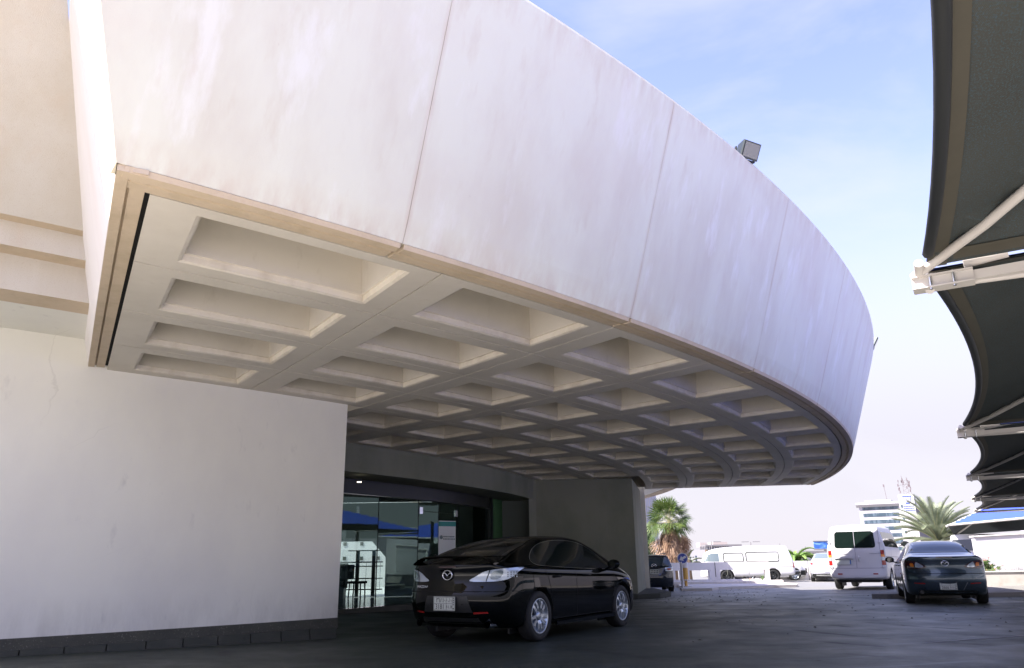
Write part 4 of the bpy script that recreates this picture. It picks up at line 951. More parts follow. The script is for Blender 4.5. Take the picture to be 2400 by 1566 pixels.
# ---- white passenger van
VN = dict(L=4.95, W=2.0, paint='white_paint', rw=.345, axles=(-1.42, 1.68), rcorner=.10, rpow=6, fcorner=.35, rfade=.25, wi=.13, ww=.23, shoulder=.0, rail=.90, sub=1, gap=.06,
    plan=[(-2.475, .985), (-2.2, 1.0), (1.2, 1.0), (1.9, .97), (2.475, .86)],
    roofw=[(-2.475, .83), (1.0, .83), (1.6, .83), (2.0, .86), (2.475, .9)],
    floor=[(-2.475, .42), (-2.3, .36), (2.2, .30), (2.475, .34)],
    belt=[(-2.475, 1.38), (1.2, 1.36), (1.7, 1.30), (2.2, 1.10), (2.475, .95)],
    top=[(-2.475, 2.26), (-2.2, 2.29), (0.4, 2.30), (1.0, 2.22), (1.4, 1.98), (1.8, 1.55), (2.05, 1.30), (2.3, 1.14), (2.475, 1.0)],
    rear=[(.3, .06), (.45, 0), (.72, 0), (.76, .05), (1.3, .06), (1.5, .09), (2.35, .24)], front=[(.3, .05), (1.0, .1)])
v0 = at(1975, 1378, 29.9); v1 = at(2079, 1376, 30.2); vc = (v0 + v1) / 2; vh = 33
van, tr = make_car(VN, place(vc, vh, 0, -1.42), vh, 'white high-roof passenger van with its barn doors towards us', 'van', None, 'passenger_van')
m = patch(tr, 0, [(-.70, 1.56), (-.68, 1.49), (-.62, 1.46), (.62, 1.46), (.68, 1.49), (.70, 1.56), (.67, 1.99), (.60, 2.05), (-.60, 2.05), (-.67, 1.99)], .008); m.build('rear_window', plain('dark_van_glass', (.006, .012, .010), .06, spec=.25), van)
side_patch(van, tr, [(-2.1, 1.50), (-2.1, 2.02), (.3, 2.02), (.9, 1.95), (1.2, 1.75), (1.32, 1.48)], 'carglass', 'side_window', .006)
side_lines(van, tr, [[(-.95, 1.46), (-.95, 2.05)], [(-.9, 1.46), (-.9, 2.05)], [(.32, 1.42), (.32, 2.05)], [(.38, 1.42), (.38, 2.0)]], .04, 'white_paint', 'window_pillar')
side_lines(van, tr, [[(.35, .45), (.35, 2.1)], [(-.95, .45), (-.95, 2.1)], [(-2.3, 1.15), (1.3, 1.12)], [(1.45, .5), (1.4, 1.4)]], .012)
patch(tr, 180, [(-.74, 1.38), (.74, 1.38), (.66, 2.05), (-.66, 2.05)], .006).build('windscreen', M['carglass'], van)
m = MB()
for ln in ([(0, .76), (0, 2.28)], [(-.90, .755), (.90, .755)], [(-.84, .76), (-.82, 2.2)], [(.84, .76), (.82, 2.2)]):
    t = ribbon(tr, 0, ln, .016, .012 if ln[0][0] == ln[1][0] == 0 else .003); m.add(t.v, t.f, 0)
m.build('door_gap', plain('soft_gap', (.30, .29, .33), .7), van)
for s in (1, -1):
    A = 14 * s
    def lp(z0, z1, x0=.865, x1=.985): return [(rl(x * s, y, A), z) for x, y, z in ((x0, -2.45, z0), (x0 - .005, -2.45, z1), (x1 - .01, -2.40, z1), (x1, -2.40, z0))][::s]
    lamp = patch(tr, A, lp(.86, 1.38), .008, 0, .05).build('tail_lamp', M['lamp_red'], van)
    patch(tr, A, lp(1.14, 1.22), .012, 0, .05).build('lamp_insert', M['lamp_orange'], lamp); patch(tr, A, lp(1.02, 1.14), .012, 0, .05).build('lamp_insert', M['lamp_clear'], lamp)
    patch(tr, 0, [(s * .60 - .08, .535), (s * .60 + .08, .535), (s * .60 + .08, .575), (s * .60 - .08, .575)], .012).build('reflector', M['lamp_red'], van)
    m = MB()
    for z in (1.66, .80):
        p = stick(tr, s * .86, z); m.tube([p + Vector((-.05 * s, -.005, .01)), p + Vector((-.03 * s, -.035, -.02)), p + Vector((.05 * s, -.04, -.02)), p + Vector((.11 * s, -.01, .02))], .012, 6)
    m.build('door_hinge', M['plastic'] if s < 0 else M['white_paint'], van)
p = stick(tr, -.42, 1.13); m = MB(); m.box((-.42, p.y - .015, 1.14), (.66, .06, .085)); m.build('plate_hood', M['white_paint'], van)
m = MB(); m.box((-.42, p.y - .006, .96), (.55, .012, .15)); pl = m.build('number_plate', M['plate'], van)
m = MB(); m.box((-.20, p.y - .015, .97), (.035, .004, .15)); m.build('plate_band', M['plate_blue'], pl)
m = MB(); [m.box((-.62 + i * .045, p.y - .004, 1.25), (.032, .006, .022)) for i in range(9)]; [m.box((.50 + i * .045, p.y - .004, 1.26), (.030, .006, .022)) for i in range(8)]; m.build('badge_letters', plain('badge_grey', (.25, .25, .28), .4), van)
m = MB(); m.tube([(.10, p.y - .01, 1.18), (.11, p.y - .05, 1.15), (.11, p.y - .05, 1.04), (.10, p.y - .01, 1.02)], .02, 6); m.build('door_handle', M['white_paint'], van)
m = MB(); m.box((0, -2.2, .34), (1.5, .08, .12)); m.box((0, -.2, .32), (1.3, 4.0, .12)); m.tube([(-.7, -2.3, .30), (-.7, -1.6, .30)], .04, 8); m.build('chassis', M['plastic'], van)
car_mirror(van, 1.22, 1.42, 1.62, 'plastic', 1.5)

# ---- white panel van seen from the side beyond the parapet
PV = dict(L=4.9, W=1.72, paint='white_paint', rw=.32, axles=(-1.25, 1.15), rcorner=.08, rpow=6, fcorner=.3, rfade=.6, wi=.11, shoulder=.0, rail=.90, gap=.06, rimmat='plastic',
    plan=[(-2.45, .985), (-2.2, 1.0), (1.6, 1.0), (2.1, .97), (2.45, .9)], roofw=[(-2.45, .80), (1.2, .82), (1.9, .84), (2.45, .9)],
    floor=[(-2.45, .40), (-2.3, .34), (2.2, .28), (2.45, .32)], belt=[(-2.45, 1.08), (1.6, 1.06), (2.2, 1.0), (2.45, .95)],
    top=[(-2.45, 1.85), (-2.2, 1.88), (0, 1.87), (1.0, 1.82), (1.6, 1.74), (2.0, 1.62), (2.2, 1.48), (2.35, 1.25), (2.45, 1.1)],
    rear=[(.3, .06), (.45, 0), (.72, 0), (1.1, .06), (1.5, .20), (1.95, .42)], front=[(.3, .05), (1.0, .1)])
p0 = at(1665, 1352, 42.5); p1 = at(1858, 1352, 42.5); pvh = -84
pvan, tr = make_car(PV, ((p0.x + p1.x) / 2, 43.4), pvh, 'long white panel van parked side-on beyond the low parapet', 'van', None, 'panel_van')
side_patch(pvan, tr, [(1.50, 1.08), (1.50, 1.50), (1.85, 1.50), (2.08, 1.42), (2.28, 1.08)], 'vanglass', 'cab_window', .006)
side_lines(pvan, tr, [[(2.02, 1.08), (1.82, 1.48)]], .06, 'plastic', 'window_pillar')
rr_ = lambda a, b, c, d: [(a, c + .06), (a + .02, c + .02), (a + .06, c), (b - .06, c), (b - .02, c + .02), (b, c + .06), (b, d - .06), (b - .06, d), (a + .06, d), (a, d - .06), (a, c + .06)]
side_lines(pvan, tr, [rr_(.23, 1.25, 1.06, 1.50), rr_(-1.60, .08, 1.06, 1.53)], .06, 'kerb', 'panel_seal')
side_lines(pvan, tr, [[(-2.3, .78), (2.2, .76)], [(1.12, .4), (1.12, 1.7)], [(-.0, .4), (.02, 1.7)]], .022, 'pier', 'panel_gap')
patch(tr, 0, [(-.62, 1.15), (.62, 1.15), (.56, 1.72), (-.56, 1.72)], .006).build('rear_window', M['vanglass'], pvan)
for s in (1, -1): patch(tr, 20 * s, [(rl(x * s, y, 20 * s), z) for x, y, z in ((.74, -2.45, .72), (.73, -2.42, 1.02), (.85, -2.3, 1.02), (.86, -2.3, .72))][::s], .008, 0, .05).build('tail_lamp', M['lamp_red'], pvan)
m = MB(); m.box((0, -2.50, .44), (1.5, .22, .16)); m.build('rear_step', M['plastic'], pvan)
m = MB(); m.tube([(-.75, -2.62, .54), (.75, -2.62, .54)], .03, 8); m.tube([(-.75, -2.62, .40), (.75, -2.62, .40)], .03, 8); m.build('step_bar', M['chrome'], pvan)
# small pale car nose showing behind the panel van's tail; pale minibus at the right edge
p0 = at(1880, 1345, 46.0); SM = dict(GS); SM.update(paint='white_paint')
sml, tr = make_car(SM, (p0.x - 2.0, 46.2), 85, 'white car with only its black-bumpered nose showing past the panel van', 'car', 'cars parked on the forecourt', 'saloon_car')
patch(tr, 150, [(.1, .3), (.1, .55), (.8, .55), (.8, .3)], .01).build('front_bumper', M['plastic'], sml); side_patch(sml, tr, dlo, 'carglass', 'side_window')
for s in (-1, 1): patch(tr, 180 - 35 * s, [(rl(x * s, y, 180 - 35 * s), z) for x, y, z in ((.5, 2.15, .62), (.5, 2.1, .72), (.8, 1.9, .76), (.8, 1.95, .66))], .008).build('headlamp', M['lamp_clear'], sml)
p0 = at(2275, 1300, 40); MBs = dict(VN); MBs.update(W=1.9)
mbs, tr = make_car(MBs, (p0.x + 2.6, 42.5), 60, 'white minibus with black windows glimpsed behind the grey saloon and white wall', 'van', None, 'minibus')
side_patch(mbs, tr, [(-2.2, 1.5), (-2.2, 2.0), (.9, 2.0), (1.3, 1.5)], 'carglass', 'side_window'); patch(tr, 0, [(-.7, 1.45), (-.7, 2.0), (.7, 2.0), (.7, 1.45)], .006).build('rear_window', M['carglass'], mbs)

# ------------------------------------------------------------------ parapets, kerbs, island
def gp(px, py, Y): p = at(px, py, Y); return p
def rail_wall(x0, x1, y, top, name, label, opens, zb=None, th=.28, bh=.34, low=.0):
    """white concrete parapet: capping beam, posts and a low foot, with rectangular openings"""
    root = empty(name, (x0, y, 0), 0, label, 'parapet'); z0 = zb if zb is not None else gz(x0, y) - .02
    m = MB(); xs = [x0]; 
    m.b2((0, 0, top - bh), (x1 - x0, th, top)); m.b2((0, 0, z0), (x1 - x0, th, z0 + low)) if low else None
    m.build('beam', M['white_wall'], root)
    cur = x0
    for a, b in opens + [(x1, x1)]:
        if a > cur: m = MB(); m.b2((cur - x0, .004, z0 + low), (a - x0, th - .004, top - bh)); m.build('post', M['white_wall'], root)
        cur = b
    return root
Y1 = 37.0
X = lambda px, Y: at(px, 1330, Y).x
w1 = rail_wall(X(1440, Y1), X(1803, Y1), Y1, .945, 'parapet_wall', 'white concrete parapet with wide openings in front of the panel van', [(X(1582, Y1), X(1594, Y1)), (X(1615, Y1), X(1662, Y1)), (X(1687, Y1), X(1794, Y1))], zb=.06, th=.34, bh=.345, low=.13)
m = MB(); m.b2((X(1676, Y1) - X(1440, Y1) - .015, -.006, .3), (X(1676, Y1) - X(1440, Y1) + .015, .0, .94)); m.build('joint', M['kerb'], w1)
m = MB(); zk = -.08
m.prism([(X(1570, 35.6), 35.6), (X(1700, 35.6), 35.6), (X(1833, 35.9), 35.9), (X(1830, 37.2), 37.2), (X(1440, 37.4), 37.4)], -.3, .13); tag(m.build('planter_kerb', M['white_kerb']), 'low pale raised kerb running along the foot of the parapet', 'kerb')
m = MB(); m.prism([(X(1594, 30.4), 30.4), (X(1665, 30.4), 30.4), (X(1680, 31.6), 31.6), (X(1862, 33.4), 33.4), (X(1866, 34.3), 34.3), (X(1810, 37.5), 37.5), (X(1585, 37), 37)], -.3, .03); tag(m.build('traffic_island', M['white_kerb']), kind='structure')
Y2 = 45.8
w2 = rail_wall(X(1780, Y2), X(2180, Y2), Y2, .93, 'parapet_wall', 'white concrete parapet with small square openings at the far edge of the deck', [(X(1875, Y2), X(1891, Y2)), (X(1902, Y2), X(1911, Y2)), (X(1950, Y2), X(1960, Y2))], th=.3, bh=.40, low=.42)
m = MB()
for px in (1894, 1935, 1990): m.b2((X(px, Y2) - X(1780, Y2) - .015, -.006, -.1), (X(px, Y2) - X(1780, Y2) + .015, .0, .93)); 
m.build('joint', M['kerb'], w2)
# kerb island under the grey saloon and on to the right
kp = [gp(2043, 1395, 22.3), gp(2100, 1393, 21.6), gp(2400, 1389, 22.6)]
m = MB(); m.prism([(kp[0].x, kp[0].y), (kp[0].x + .35, kp[0].y - .22), (kp[0].x + 1.0, kp[0].y - .30), (kp[0].x + 16, kp[0].y + .6), (kp[0].x + 16, 29), (16.5, 27), (kp[0].x + 1.6, kp[0].y + 1.5), (kp[0].x + .15, kp[0].y + .28)], -.12, .085); tag(m.build('kerb_island', M['shaded_kerb']), kind='structure')
# kerb plinth at the foot of the pier
m = MB(); m.prism([(.3, 23.9), (3.6, 23.95), (4.35, 24.4), (4.9, 25.6), (5.0, 29.2), (.5, 29.0)], -.1, .10); tag(m.build('pier_kerb', M['kerb']), 'rough grey concrete kerb round the foot of the pier', 'kerb')
# planter and white wall at the right
pl0 = gp(2298, 1350, 28.2)
root = empty('planter_box', (pl0.x, pl0.y, 0), R(-2), 'long pale concrete planter below the white wall at the right edge', 'planter')
m = MB(); m.b2((0, 0, -.2), (14, .22, .50)); m.b2((0, .22, -.2), (.2, 2.4, .50)); m.build('box_wall', M['white_kerb'], root); m = MB(); m.b2((.2, .22, .2), (14, 2.4, .44)); m.build('soil', plain('dry_soil', (.22, .17, .12), .9, noise=.3), root)
m = MB(); m.b2((-.03, -.03, .502), (14, .25, .535)); m.build('coping', M['white_wall'], root)
ww = gp(2291, 1300, 31.2); root = empty('garden_wall', (ww.x, ww.y, 0), R(-3), 'tall blank white wall behind the planter at the right edge', 'wall')
m = MB(); m.prism([(0, 0), (18, 0), (18, .25), (0, .25)], 0, [1.76, 2.6, 2.6, 1.76]); m.build('wall', M['white_paint'], root)
m = MB(); m.bar((-.05, .12, 1.79), (18, .12, 2.63), .34, .05); m.build('coping', M['white_wall'], root)
# ------------------------------------------------------------------ arrow sign and bollard light
sp_ = gp(1599.5, 1309, 30.6); root = empty('arrow_sign', (sp_.x, sp_.y, .015), 0, 'round blue traffic sign with white arrow on a pale post', 'traffic sign'); zc = sp_.z - .015
m = MB(); m.tube([(-.06, .03, 0), (-.06, .03, zc - .12)], .045, 10); m.build('post', M['white_wall'], root)
def disc(r, y0, y1, mat, name, par, z): m = MB(); m.tube([(0, y0, z), (0, y1, z)], r, 32, smooth=False); return m.build(name, M[mat], par)
sg = disc(.205, 0, .012, 'sign_white', 'sign_plate', root, zc); disc(.178, -.004, -.001, 'sign_blue', 'sign_face', sg, zc)
m = MB(); aa = R(207); ca, sa = math.cos(aa), math.sin(aa)
ar = [(.14, 0), (.0, .105), (.0, .04), (-.14, .04), (-.14, -.04), (.0, -.04), (.0, -.105)]
m.add([(a * ca - b * sa, -.0065, zc + a * sa + b * ca) for a, b in ar], [list(range(7))]); m.build('arrow', M['sign_white'], sg)
bp = gp(1604.5, 1352, 32.3); root = empty('bollard_light', (bp.x + .04, bp.y, .015), 0, 'yellow cylindrical bollard light on a white base behind the arrow sign', 'bollard')
m = MB(); m.tube([(0, 0, .02), (0, 0, .05)], .26, 20, smooth=False); m.tube([(0, 0, .26), (0, 0, .30)], .22, 20, smooth=False); m.build('base', M['white_wall'], root)
m = MB(); m.tube([(0, 0, .05), (0, 0, .27)], .06, 12); m.tube([(0, 0, .30), (0, 0, .74)], .105, 20); m.build('tube', M['yellow'], root)
m = MB(); m.tube([(0, 0, .74), (0, 0, .95), (0, 0, .98)], [.125, .125, .07], 20); m.build('cap', M['white_wall'], root)

# ------------------------------------------------------------------ vegetation
def leafmat(name, c1, c2, rough=.55, trans=.25):
    m, nt, p = newmat(name); L = nt.links; tc = N(nt, 'ShaderNodeTexCoord'); a = N(nt, 'ShaderNodeTexNoise', Scale=2.2, Detail=4); L.new(tc.outputs['Object'], a.inputs[0])
    mr = N(nt, 'ShaderNodeMapRange'); mr.inputs[1].default_value = .35; mr.inputs[2].default_value = .65; L.new(a.outputs['Fac'], mr.inputs[0])
    mx = N(nt, 'ShaderNodeMix', data_type='RGBA'); mx.inputs[6].default_value = (*c1, 1); mx.inputs[7].default_value = (*c2, 1); L.new(mr.outputs[0], mx.inputs[0]); L.new(mx.outputs[2], p.inputs['Base Color']); p.inputs['Roughness'].default_value = rough
    tl = N(nt, 'ShaderNodeBsdfTranslucent'); L.new(mx.outputs[2], tl.inputs[0]); ms = N(nt, 'ShaderNodeMixShader'); ms.inputs[0].default_value = trans
    out = nt.nodes['Material Output']; L.new(p.outputs[0], ms.inputs[1]); L.new(tl.outputs[0], ms.inputs[2]); L.new(ms.outputs[0], out.inputs[0]); return m
M['fan'] = leafmat('fan_leaf', (.035, .085, .012), (.14, .19, .04)); M['dead'] = leafmat('dead_frond', (.22, .13, .08), (.42, .29, .20), .8, .15)
M['date'] = leafmat('date_leaf', (.15, .18, .10), (.29, .32, .22)); M['lowpalm'] = leafmat('bright_leaf', (.10, .20, .04), (.22, .33, .08)); M['cypress'] = leafmat('cypress_leaf', (.02, .045, .02), (.05, .09, .035)); M['shrub'] = leafmat('shrub_leaf', (.06, .13, .04), (.18, .26, .08)); M['stalk'] = plain('palm_stalk', (.42, .40, .22), .6)
def fan_leaf(m, base, d, size, droop, seg=20, spread=2.6, mi=0):
    d = d.normalized(); up = Vector((0, 0, 1)); sd = d.cross(up); sd = sd.normalized() if sd.length > .05 else Vector((1, 0, 0)); sd = (Matrix.Rotation(random.uniform(-1.1, 1.1), 3, d) @ sd); nn = sd.cross(d)
    for k in range(seg):
        a = (k / (seg - 1) - .5) * spread; r = size * (1 - .22 * abs(a / (spread / 2)) ** 2) * random.uniform(.92, 1.08)
        e = d * math.cos(a) + sd * math.sin(a); pz = .05 if k % 2 else -.05; w = spread / seg * .48
        e1 = d * math.cos(a - w) + sd * math.sin(a - w); e2 = d * math.cos(a + w) + sd * math.sin(a + w)
        q1 = base + e1 * r * .62 + nn * pz * size + up * (-droop * .25); q2 = base + e2 * r * .62 + nn * pz * size + up * (-droop * .25)
        tip = base + e * r + up * (-droop * random.uniform(.7, 1.3)); b = base
        m.add([b, q1, tip, q2], [(0, 1, 2, 3)], mi)
fb = gp(1568, 1214, 44.5); root = empty('fan_palm', (fb.x, fb.y, gz(fb.x, fb.y)), 0, 'tall fan palm with green crown and a thick skirt of dead brown fronds', 'palm tree')
CZ = fb.z - root.location.z - .15
m = MB(); m.tube([(0, 0, 0), (.02, 0, 1.2), (0, 0, CZ - .2)], [.30, .25, .2], 12); m.build('trunk', M['bark'], root)
random.seed(11); m = MB(); st = MB()
for k in range(46):
    az = k * 2.39996; el = R(82 - 112 * (k / 46) ** .9 + random.uniform(-8, 8)); d = Vector((math.cos(az) * math.cos(el), math.sin(az) * math.cos(el), math.sin(el)))
    pl_ = random.uniform(.55, .85); c = Vector((0, 0, CZ)) + Vector((0, 0, -.15 * (k / 46))); e = c + d * pl_
    st.tube([c, c + d * pl_ * .5 + Vector((0, 0, .03)), e], .012, 4); fan_leaf(m, e, (d + Vector((0, 0, -.15))).normalized(), random.uniform(.62, .88), .08 + .22 * (k / 46), 26, 3.1)
m.build('crown', M['fan'], root); st.build('leaf_stalk', M['stalk'], root)
m = MB()
for k in range(210):
    az = random.uniform(0, 2 * math.pi); q = random.random() ** .8; z0 = CZ - .05 - q * 1.6; r0 = .25 + .1 * q; L0 = random.uniform(.8, 1.4); fl_ = random.uniform(.18, .40) + .25 * q
    a = Vector((math.cos(az) * r0, math.sin(az) * r0, z0)); d = Vector((math.cos(az) * fl_, math.sin(az) * fl_, -1)); 
    fan_leaf(m, a + d * .25, d, L0 * .8, .05, 9, .8)
for az, z in ((-.3, -.75), (.1, -.9), (-2.9, -.8)):
    for j in range(3): fan_leaf(m, Vector((math.cos(az) * .6, math.sin(az) * .5, CZ + z - .1 * j)), Vector((math.cos(az) * .5, math.sin(az) * .4, -.8)), .9, .1, 16, 1.6)
m.build('dead_skirt', M['dead'], root)
def date_frond(m, s, base, az, el, L_, curl, leaf, n=44, vsh=.45):
    p = Vector(base); e = el; pts = [p.copy()]; step = L_ / n; dirs = []
    for i in range(n):
        d = Vector((math.cos(az) * math.cos(e), math.sin(az) * math.cos(e), math.sin(e))); dirs.append(d); p = p + d * step; pts.append(p.copy()); e -= curl / n * (1 + 1.2 * i / n)
    s.tube(pts[::4] + [pts[-1]], [.022 * (1 - .85 * i / (len(pts[::4]))) for i in range(len(pts[::4]) + 1)], 5)
    for i in range(3, n):
        d = dirs[i]; sd = Vector((-math.sin(az), math.cos(az), 0)); nn = sd.cross(d) * -1; f = i / n; ll = leaf * (math.sin(math.pi * min(1, .12 + f * .88)) ** .5) * random.uniform(.85, 1.1)
        for g in (-1, 1):
            for jj in (0, .5):
                q = pts[i] + d * step * jj; v = (sd * g * .75 + d * .75 + nn * vsh).normalized(); t = q + v * ll + Vector((0, 0, -.05 * ll)); w = d * .026
                m.add([q - w, q + w, t], [(0, 1, 2)])
def date_palm(loc, cz, nf, L_, label, elmin, elmax, curl, mat, leaf=.32, trunk=True, seed=3, azr=None, name='date_palm', group=None):
    random.seed(seed); root = empty(name, loc, 0, label, 'palm tree', group); m = MB(); s = MB()
    for k in range(nf):
        az = (k * 2.39996) if azr is None else random.uniform(*azr); el = R(random.uniform(elmin, elmax)); date_frond(m, s, (0, 0, cz), az, el, L_ * random.uniform(.85, 1.1), curl * random.uniform(.6, 1.3), leaf)
    m.build('crown', M[mat], root); s.build('frond_rib', M['stalk'], root)
    if trunk: t = MB(); t.tube([(0, 0, 0), (0, 0, cz + .1)], [.26, .2], 12); t.build('trunk', M['bark'], root)
    return root
dp = gp(2200, 1272, 50); date_palm((dp.x, dp.y, gz(dp.x, dp.y)), dp.z - gz(dp.x, dp.y), 58, 3.1, 'date palm with long upright grey-green fronds above the grey saloon', 8, 88, .55, 'date', .50, seed=5)
dp = gp(1867, 1322, 53); date_palm((dp.x, dp.y, gz(dp.x, dp.y)), dp.z - gz(dp.x, dp.y), 46, 1.7, 'low bright green palm crown peeping over the far parapet', 10, 85, 1.6, 'lowpalm', .34, seed=8)
dp = gp(1612, 1330, 50); date_palm((dp.x, dp.y, gz(dp.x, dp.y)), dp.z - gz(dp.x, dp.y) + .1, 16, 1.3, 'small dark palm tuft beside the arrow sign', 20, 85, 1.2, 'date', .22, seed=9)
dp = gp(2180, 1300, 62); date_palm((dp.x - 4.6, dp.y, gz(dp.x, dp.y)), dp.z - gz(dp.x, dp.y) - .1, 16, 1.7, 'small palm tuft in front of the office block', 20, 80, 1.2, 'date', .25, seed=10)
def clump(mb, c, rad, n, sz, seed=1):
    random.seed(seed)
    for _ in range(n):
        d = Vector((random.gauss(0, 1), random.gauss(0, 1), random.gauss(0, 1))).normalized(); r = random.random() ** .4
        p = Vector(c) + Vector((d.x * rad[0], d.y * rad[1], d.z * rad[2])) * r; a = Vector((random.uniform(-1, 1), random.uniform(-1, 1), random.uniform(-1, 1))).normalized(); b = a.cross(Vector((random.random(), random.random(), random.random()))).normalized()
        s = sz * random.uniform(.6, 1.3); mb.add([p - a * s, p + b * s * .45, p + a * s, p - b * s * .45], [(0, 1, 2, 3)])
cp = gp(1523.5, 1310, 50); root = empty('cypress_tree', (cp.x, cp.y, gz(cp.x, cp.y)), 0, 'narrow dark conifer left of the fan palm', 'tree'); m = MB()
for i in range(14): z = .4 + i * .21; rr = .62 * (1 - (i / 14) ** 1.6) + .08; clump(m, (.05 * math.sin(i * 2.1), 0, z), (rr, rr, .2), 210, .07, i)
m.build('crown', M['cypress'], root); m = MB(); m.tube([(0, 0, 0), (0, 0, 2.6)], [.08, .03], 8); m.build('trunk', M['bark'], root)
cp = gp(1502, 1240, 37.5); root = empty('creeper_tree', (cp.x - .3, cp.y, gz(cp.x, cp.y)), 0, 'leafy branches hanging just past the pier, mostly hidden by it', 'tree'); m = MB()
for i in range(11): z = .9 + i * .20; clump(m, (.12 * math.sin(i * 1.9) - .12, .1 * math.cos(i), z), (.30, .3, .15), 60, .06, i + 40)
m.build('crown', M['cypress'], root); m = MB(); m.tube([(-.1, 0, 0), (-.2, 0, 1.5), (-.1, 0, 2.9)], [.06, .05, .02], 8); m.build('trunk', M['bark'], root)
# shrubs in the planter
cp = gp(2307, 1318, 29.0); root = empty('succulent_shrub', (cp.x, cp.y, .44), 0, 'round twiggy green shrub with pink flower heads in the planter', 'shrub'); m = MB(); s = MB(); f = MB(); random.seed(4)
for k in range(46):
    az = random.uniform(0, 6.28); el = random.uniform(.2, 1.5); d = Vector((math.cos(az) * math.cos(el), math.sin(az) * math.cos(el), math.sin(el))); L0 = random.uniform(.32, .60)
    e = d * L0; s.tube([(0, 0, 0), e * .5 + Vector((0, 0, .03)), e], .012, 5); clump(m, e * .8, (.07, .07, .07), 16, .05, k); clump(f, e + d * .03, (.035, .035, .03), 7, .02, k + 90)
m.build('foliage', M['shrub'], root); s.build('stem', plain('green_stem', (.22, .26, .12), .7), root); f.build('flower', plain('dull_pink_flower', (.45, .16, .14), .7), root)
tl = ['tiny leafless twig plant in the planter nearest the shrub', 'second tiny twig plant from the shrub in the planter', 'third tiny twig plant from the shrub in the planter', 'last tiny twig plant in the planter, at the photo\'s right edge']
for i, px in enumerate((2336, 2363, 2380, 2397)):
    c = gp(px, 1333, 28.9); random.seed(i); s = MB()
    for k in range(14): az = random.uniform(0, 6.28); q = Vector((math.cos(az) * .12, math.sin(az) * .12, random.uniform(.08, .22))); s.tube([(0, 0, 0), q * .6, q], .004, 4)
    o = s.build('twig_plant', plain('dry_twig', (.34, .33, .30), .8)); o.location = (c.x, c.y, .44); tag(o, tl[i], 'plant', 'twig plants in the planter')
for i, (px, lab) in enumerate(((1786, 'small spiky green plant beside the parapet end post'), (1757, 'tiny dry spiky plant behind the low kerb'))):
    c = gp(px, 1352, 36.4); s = MB(); random.seed(i + 20)
    for k in range(22 if i == 0 else 8):
        az = random.uniform(0, 6.28); q = Vector((math.cos(az) * .16, math.sin(az) * .16, random.uniform(.2, .34) * (1 if i == 0 else .5))); w = Vector((-math.sin(az), math.cos(az), 0)) * .014; s.add([-w, w, q], [(0, 1, 2)])
    o = s.build('spiky_plant', M['shrub'] if i == 0 else M['dead']); o.location = (c.x, c.y, .13); tag(o, lab, 'plant')
cp = gp(1890, 1347, 47.5); m = MB(); 
for k in range(9): clump(m, (k * .55 - 1.0, 0, .35), (.35, .3, .35), 130, .07, k)
o = m.build('hedge', M['cypress']); o.location = (cp.x, 47.2, gz(0, 47)); tag(o, 'dark green hedge seen only through the far parapet openings', 'hedge')

# ------------------------------------------------------------------ far buildings
def bw(name, c): M[name] = layered(name, c, [((c[0] * .85, c[1] * .82, c[2] * .8), (1, 1, .3), .12, .45, .7, .6)], bump=0)
bw('far_white', (.44, .425, .45)); bw('far_beige', (.36, .26, .19)); bw('far_pink', (.40, .36, .35)); bw('far_lilac', (.24, .27, .40)); bw('far_grey', (.20, .19, .20))
M['far_glass'] = layered('far_glazing', (.035, .06, .085), [((.12, .16, .20), (1, 1, .2), .9, .45, .6, .8), ((.04, .06, .08), (1, 1, 1), .5, .5, .7, .8)], rough=.2, bump=0, spec=.8)
def pxof(q): q = Vector(q) - CAMP; return 1200 + F * q.dot(RT) / q.dot(FWD)
def block(px0, px1, ptop, Y, depth, name, label, mat='far_white', rz=0, zb=-6):
    a = at(px0, 1300, Y); b = at(px1, 1300, Y); t = at((px0 + px1) / 2, ptop, Y).z; o = empty(name, (a.x, Y, zb), R(rz), label, 'building')
    w = b.x - a.x
    if rz:
        lo, hi = 0, 4 * w
        for _ in range(40):
            w = (lo + hi) / 2
            if pxof((a.x + w * math.cos(R(rz)), Y + w * math.sin(R(rz)), a.z)) < px1: lo = w
            else: hi = w
    m = MB(); m.b2((0, 0, 0), (w, depth, t - zb)); m.build('wall', M[mat], o); return o, w, t - zb
def win(o, x0, x1, z0, z1, mat='far_glass', d=.12, y=0):
    m = MB(); m.b2((x0, y - .02, z0), (x1, y + d * .1, z1)); m.b2((x0 - .0, y - d, z0 - .25), (x1, y - .02, z0 - .02)); return m.build('window', [M[mat]], o)
# office block with strip windows and a sign tower
OY = 300.; k = 1.0 * OY / 1800 / .958
o, w, h = block(2028, 2126, 1182, OY, 26, 'office_block', 'white seven-storey office block with blue-grey window bands and a sign tower', 'far_white', -30, -8)
zt = lambda py, px=2080: at(px, py, OY).z + 8
for i in range(7):
    a, b = zt(1196 + i * 15.8, 2080), zt(1187.5 + i * 15.8, 2080); m = MB(); m.b2((1.2, -.12, a), (w - .6, .1, b)); m.build('window_band', M['far_glass'], o)
m = MB(); m.b2((-.8, -1.5, h - .2), (w + .3, 26, h + .5)); m.add([(-.8, -1.5, h - .2), (w + .3, -1.5, h - .2), (w + .3, 0, h - 1.2), (-.8, 0, h - 1.2)], [(0, 1, 2, 3)]); m.b2((2, 4, h + .5), (w - 3, 12, h + 1.6)); m.build('roof', M['far_white'], o)
tw = w; tt0 = zt(1163, 2140)
m = MB(); m.b2((tw + .02, -1.6, 0), (tw + 5.2, 10, tt0)); m.build('tower', M['far_white'], o)
m = MB(); m.prism([(tw + 5.2, 10), (tw + 5.2, -1), (tw + 9, 9)], 0, tt0 - 5); m.build('side_wing', M['far_grey'], o)
bl = plain('logo_blue', (.05, .09, .28), .6); m = MB(); cx = tw + 2.9; lz = tt0 - .9
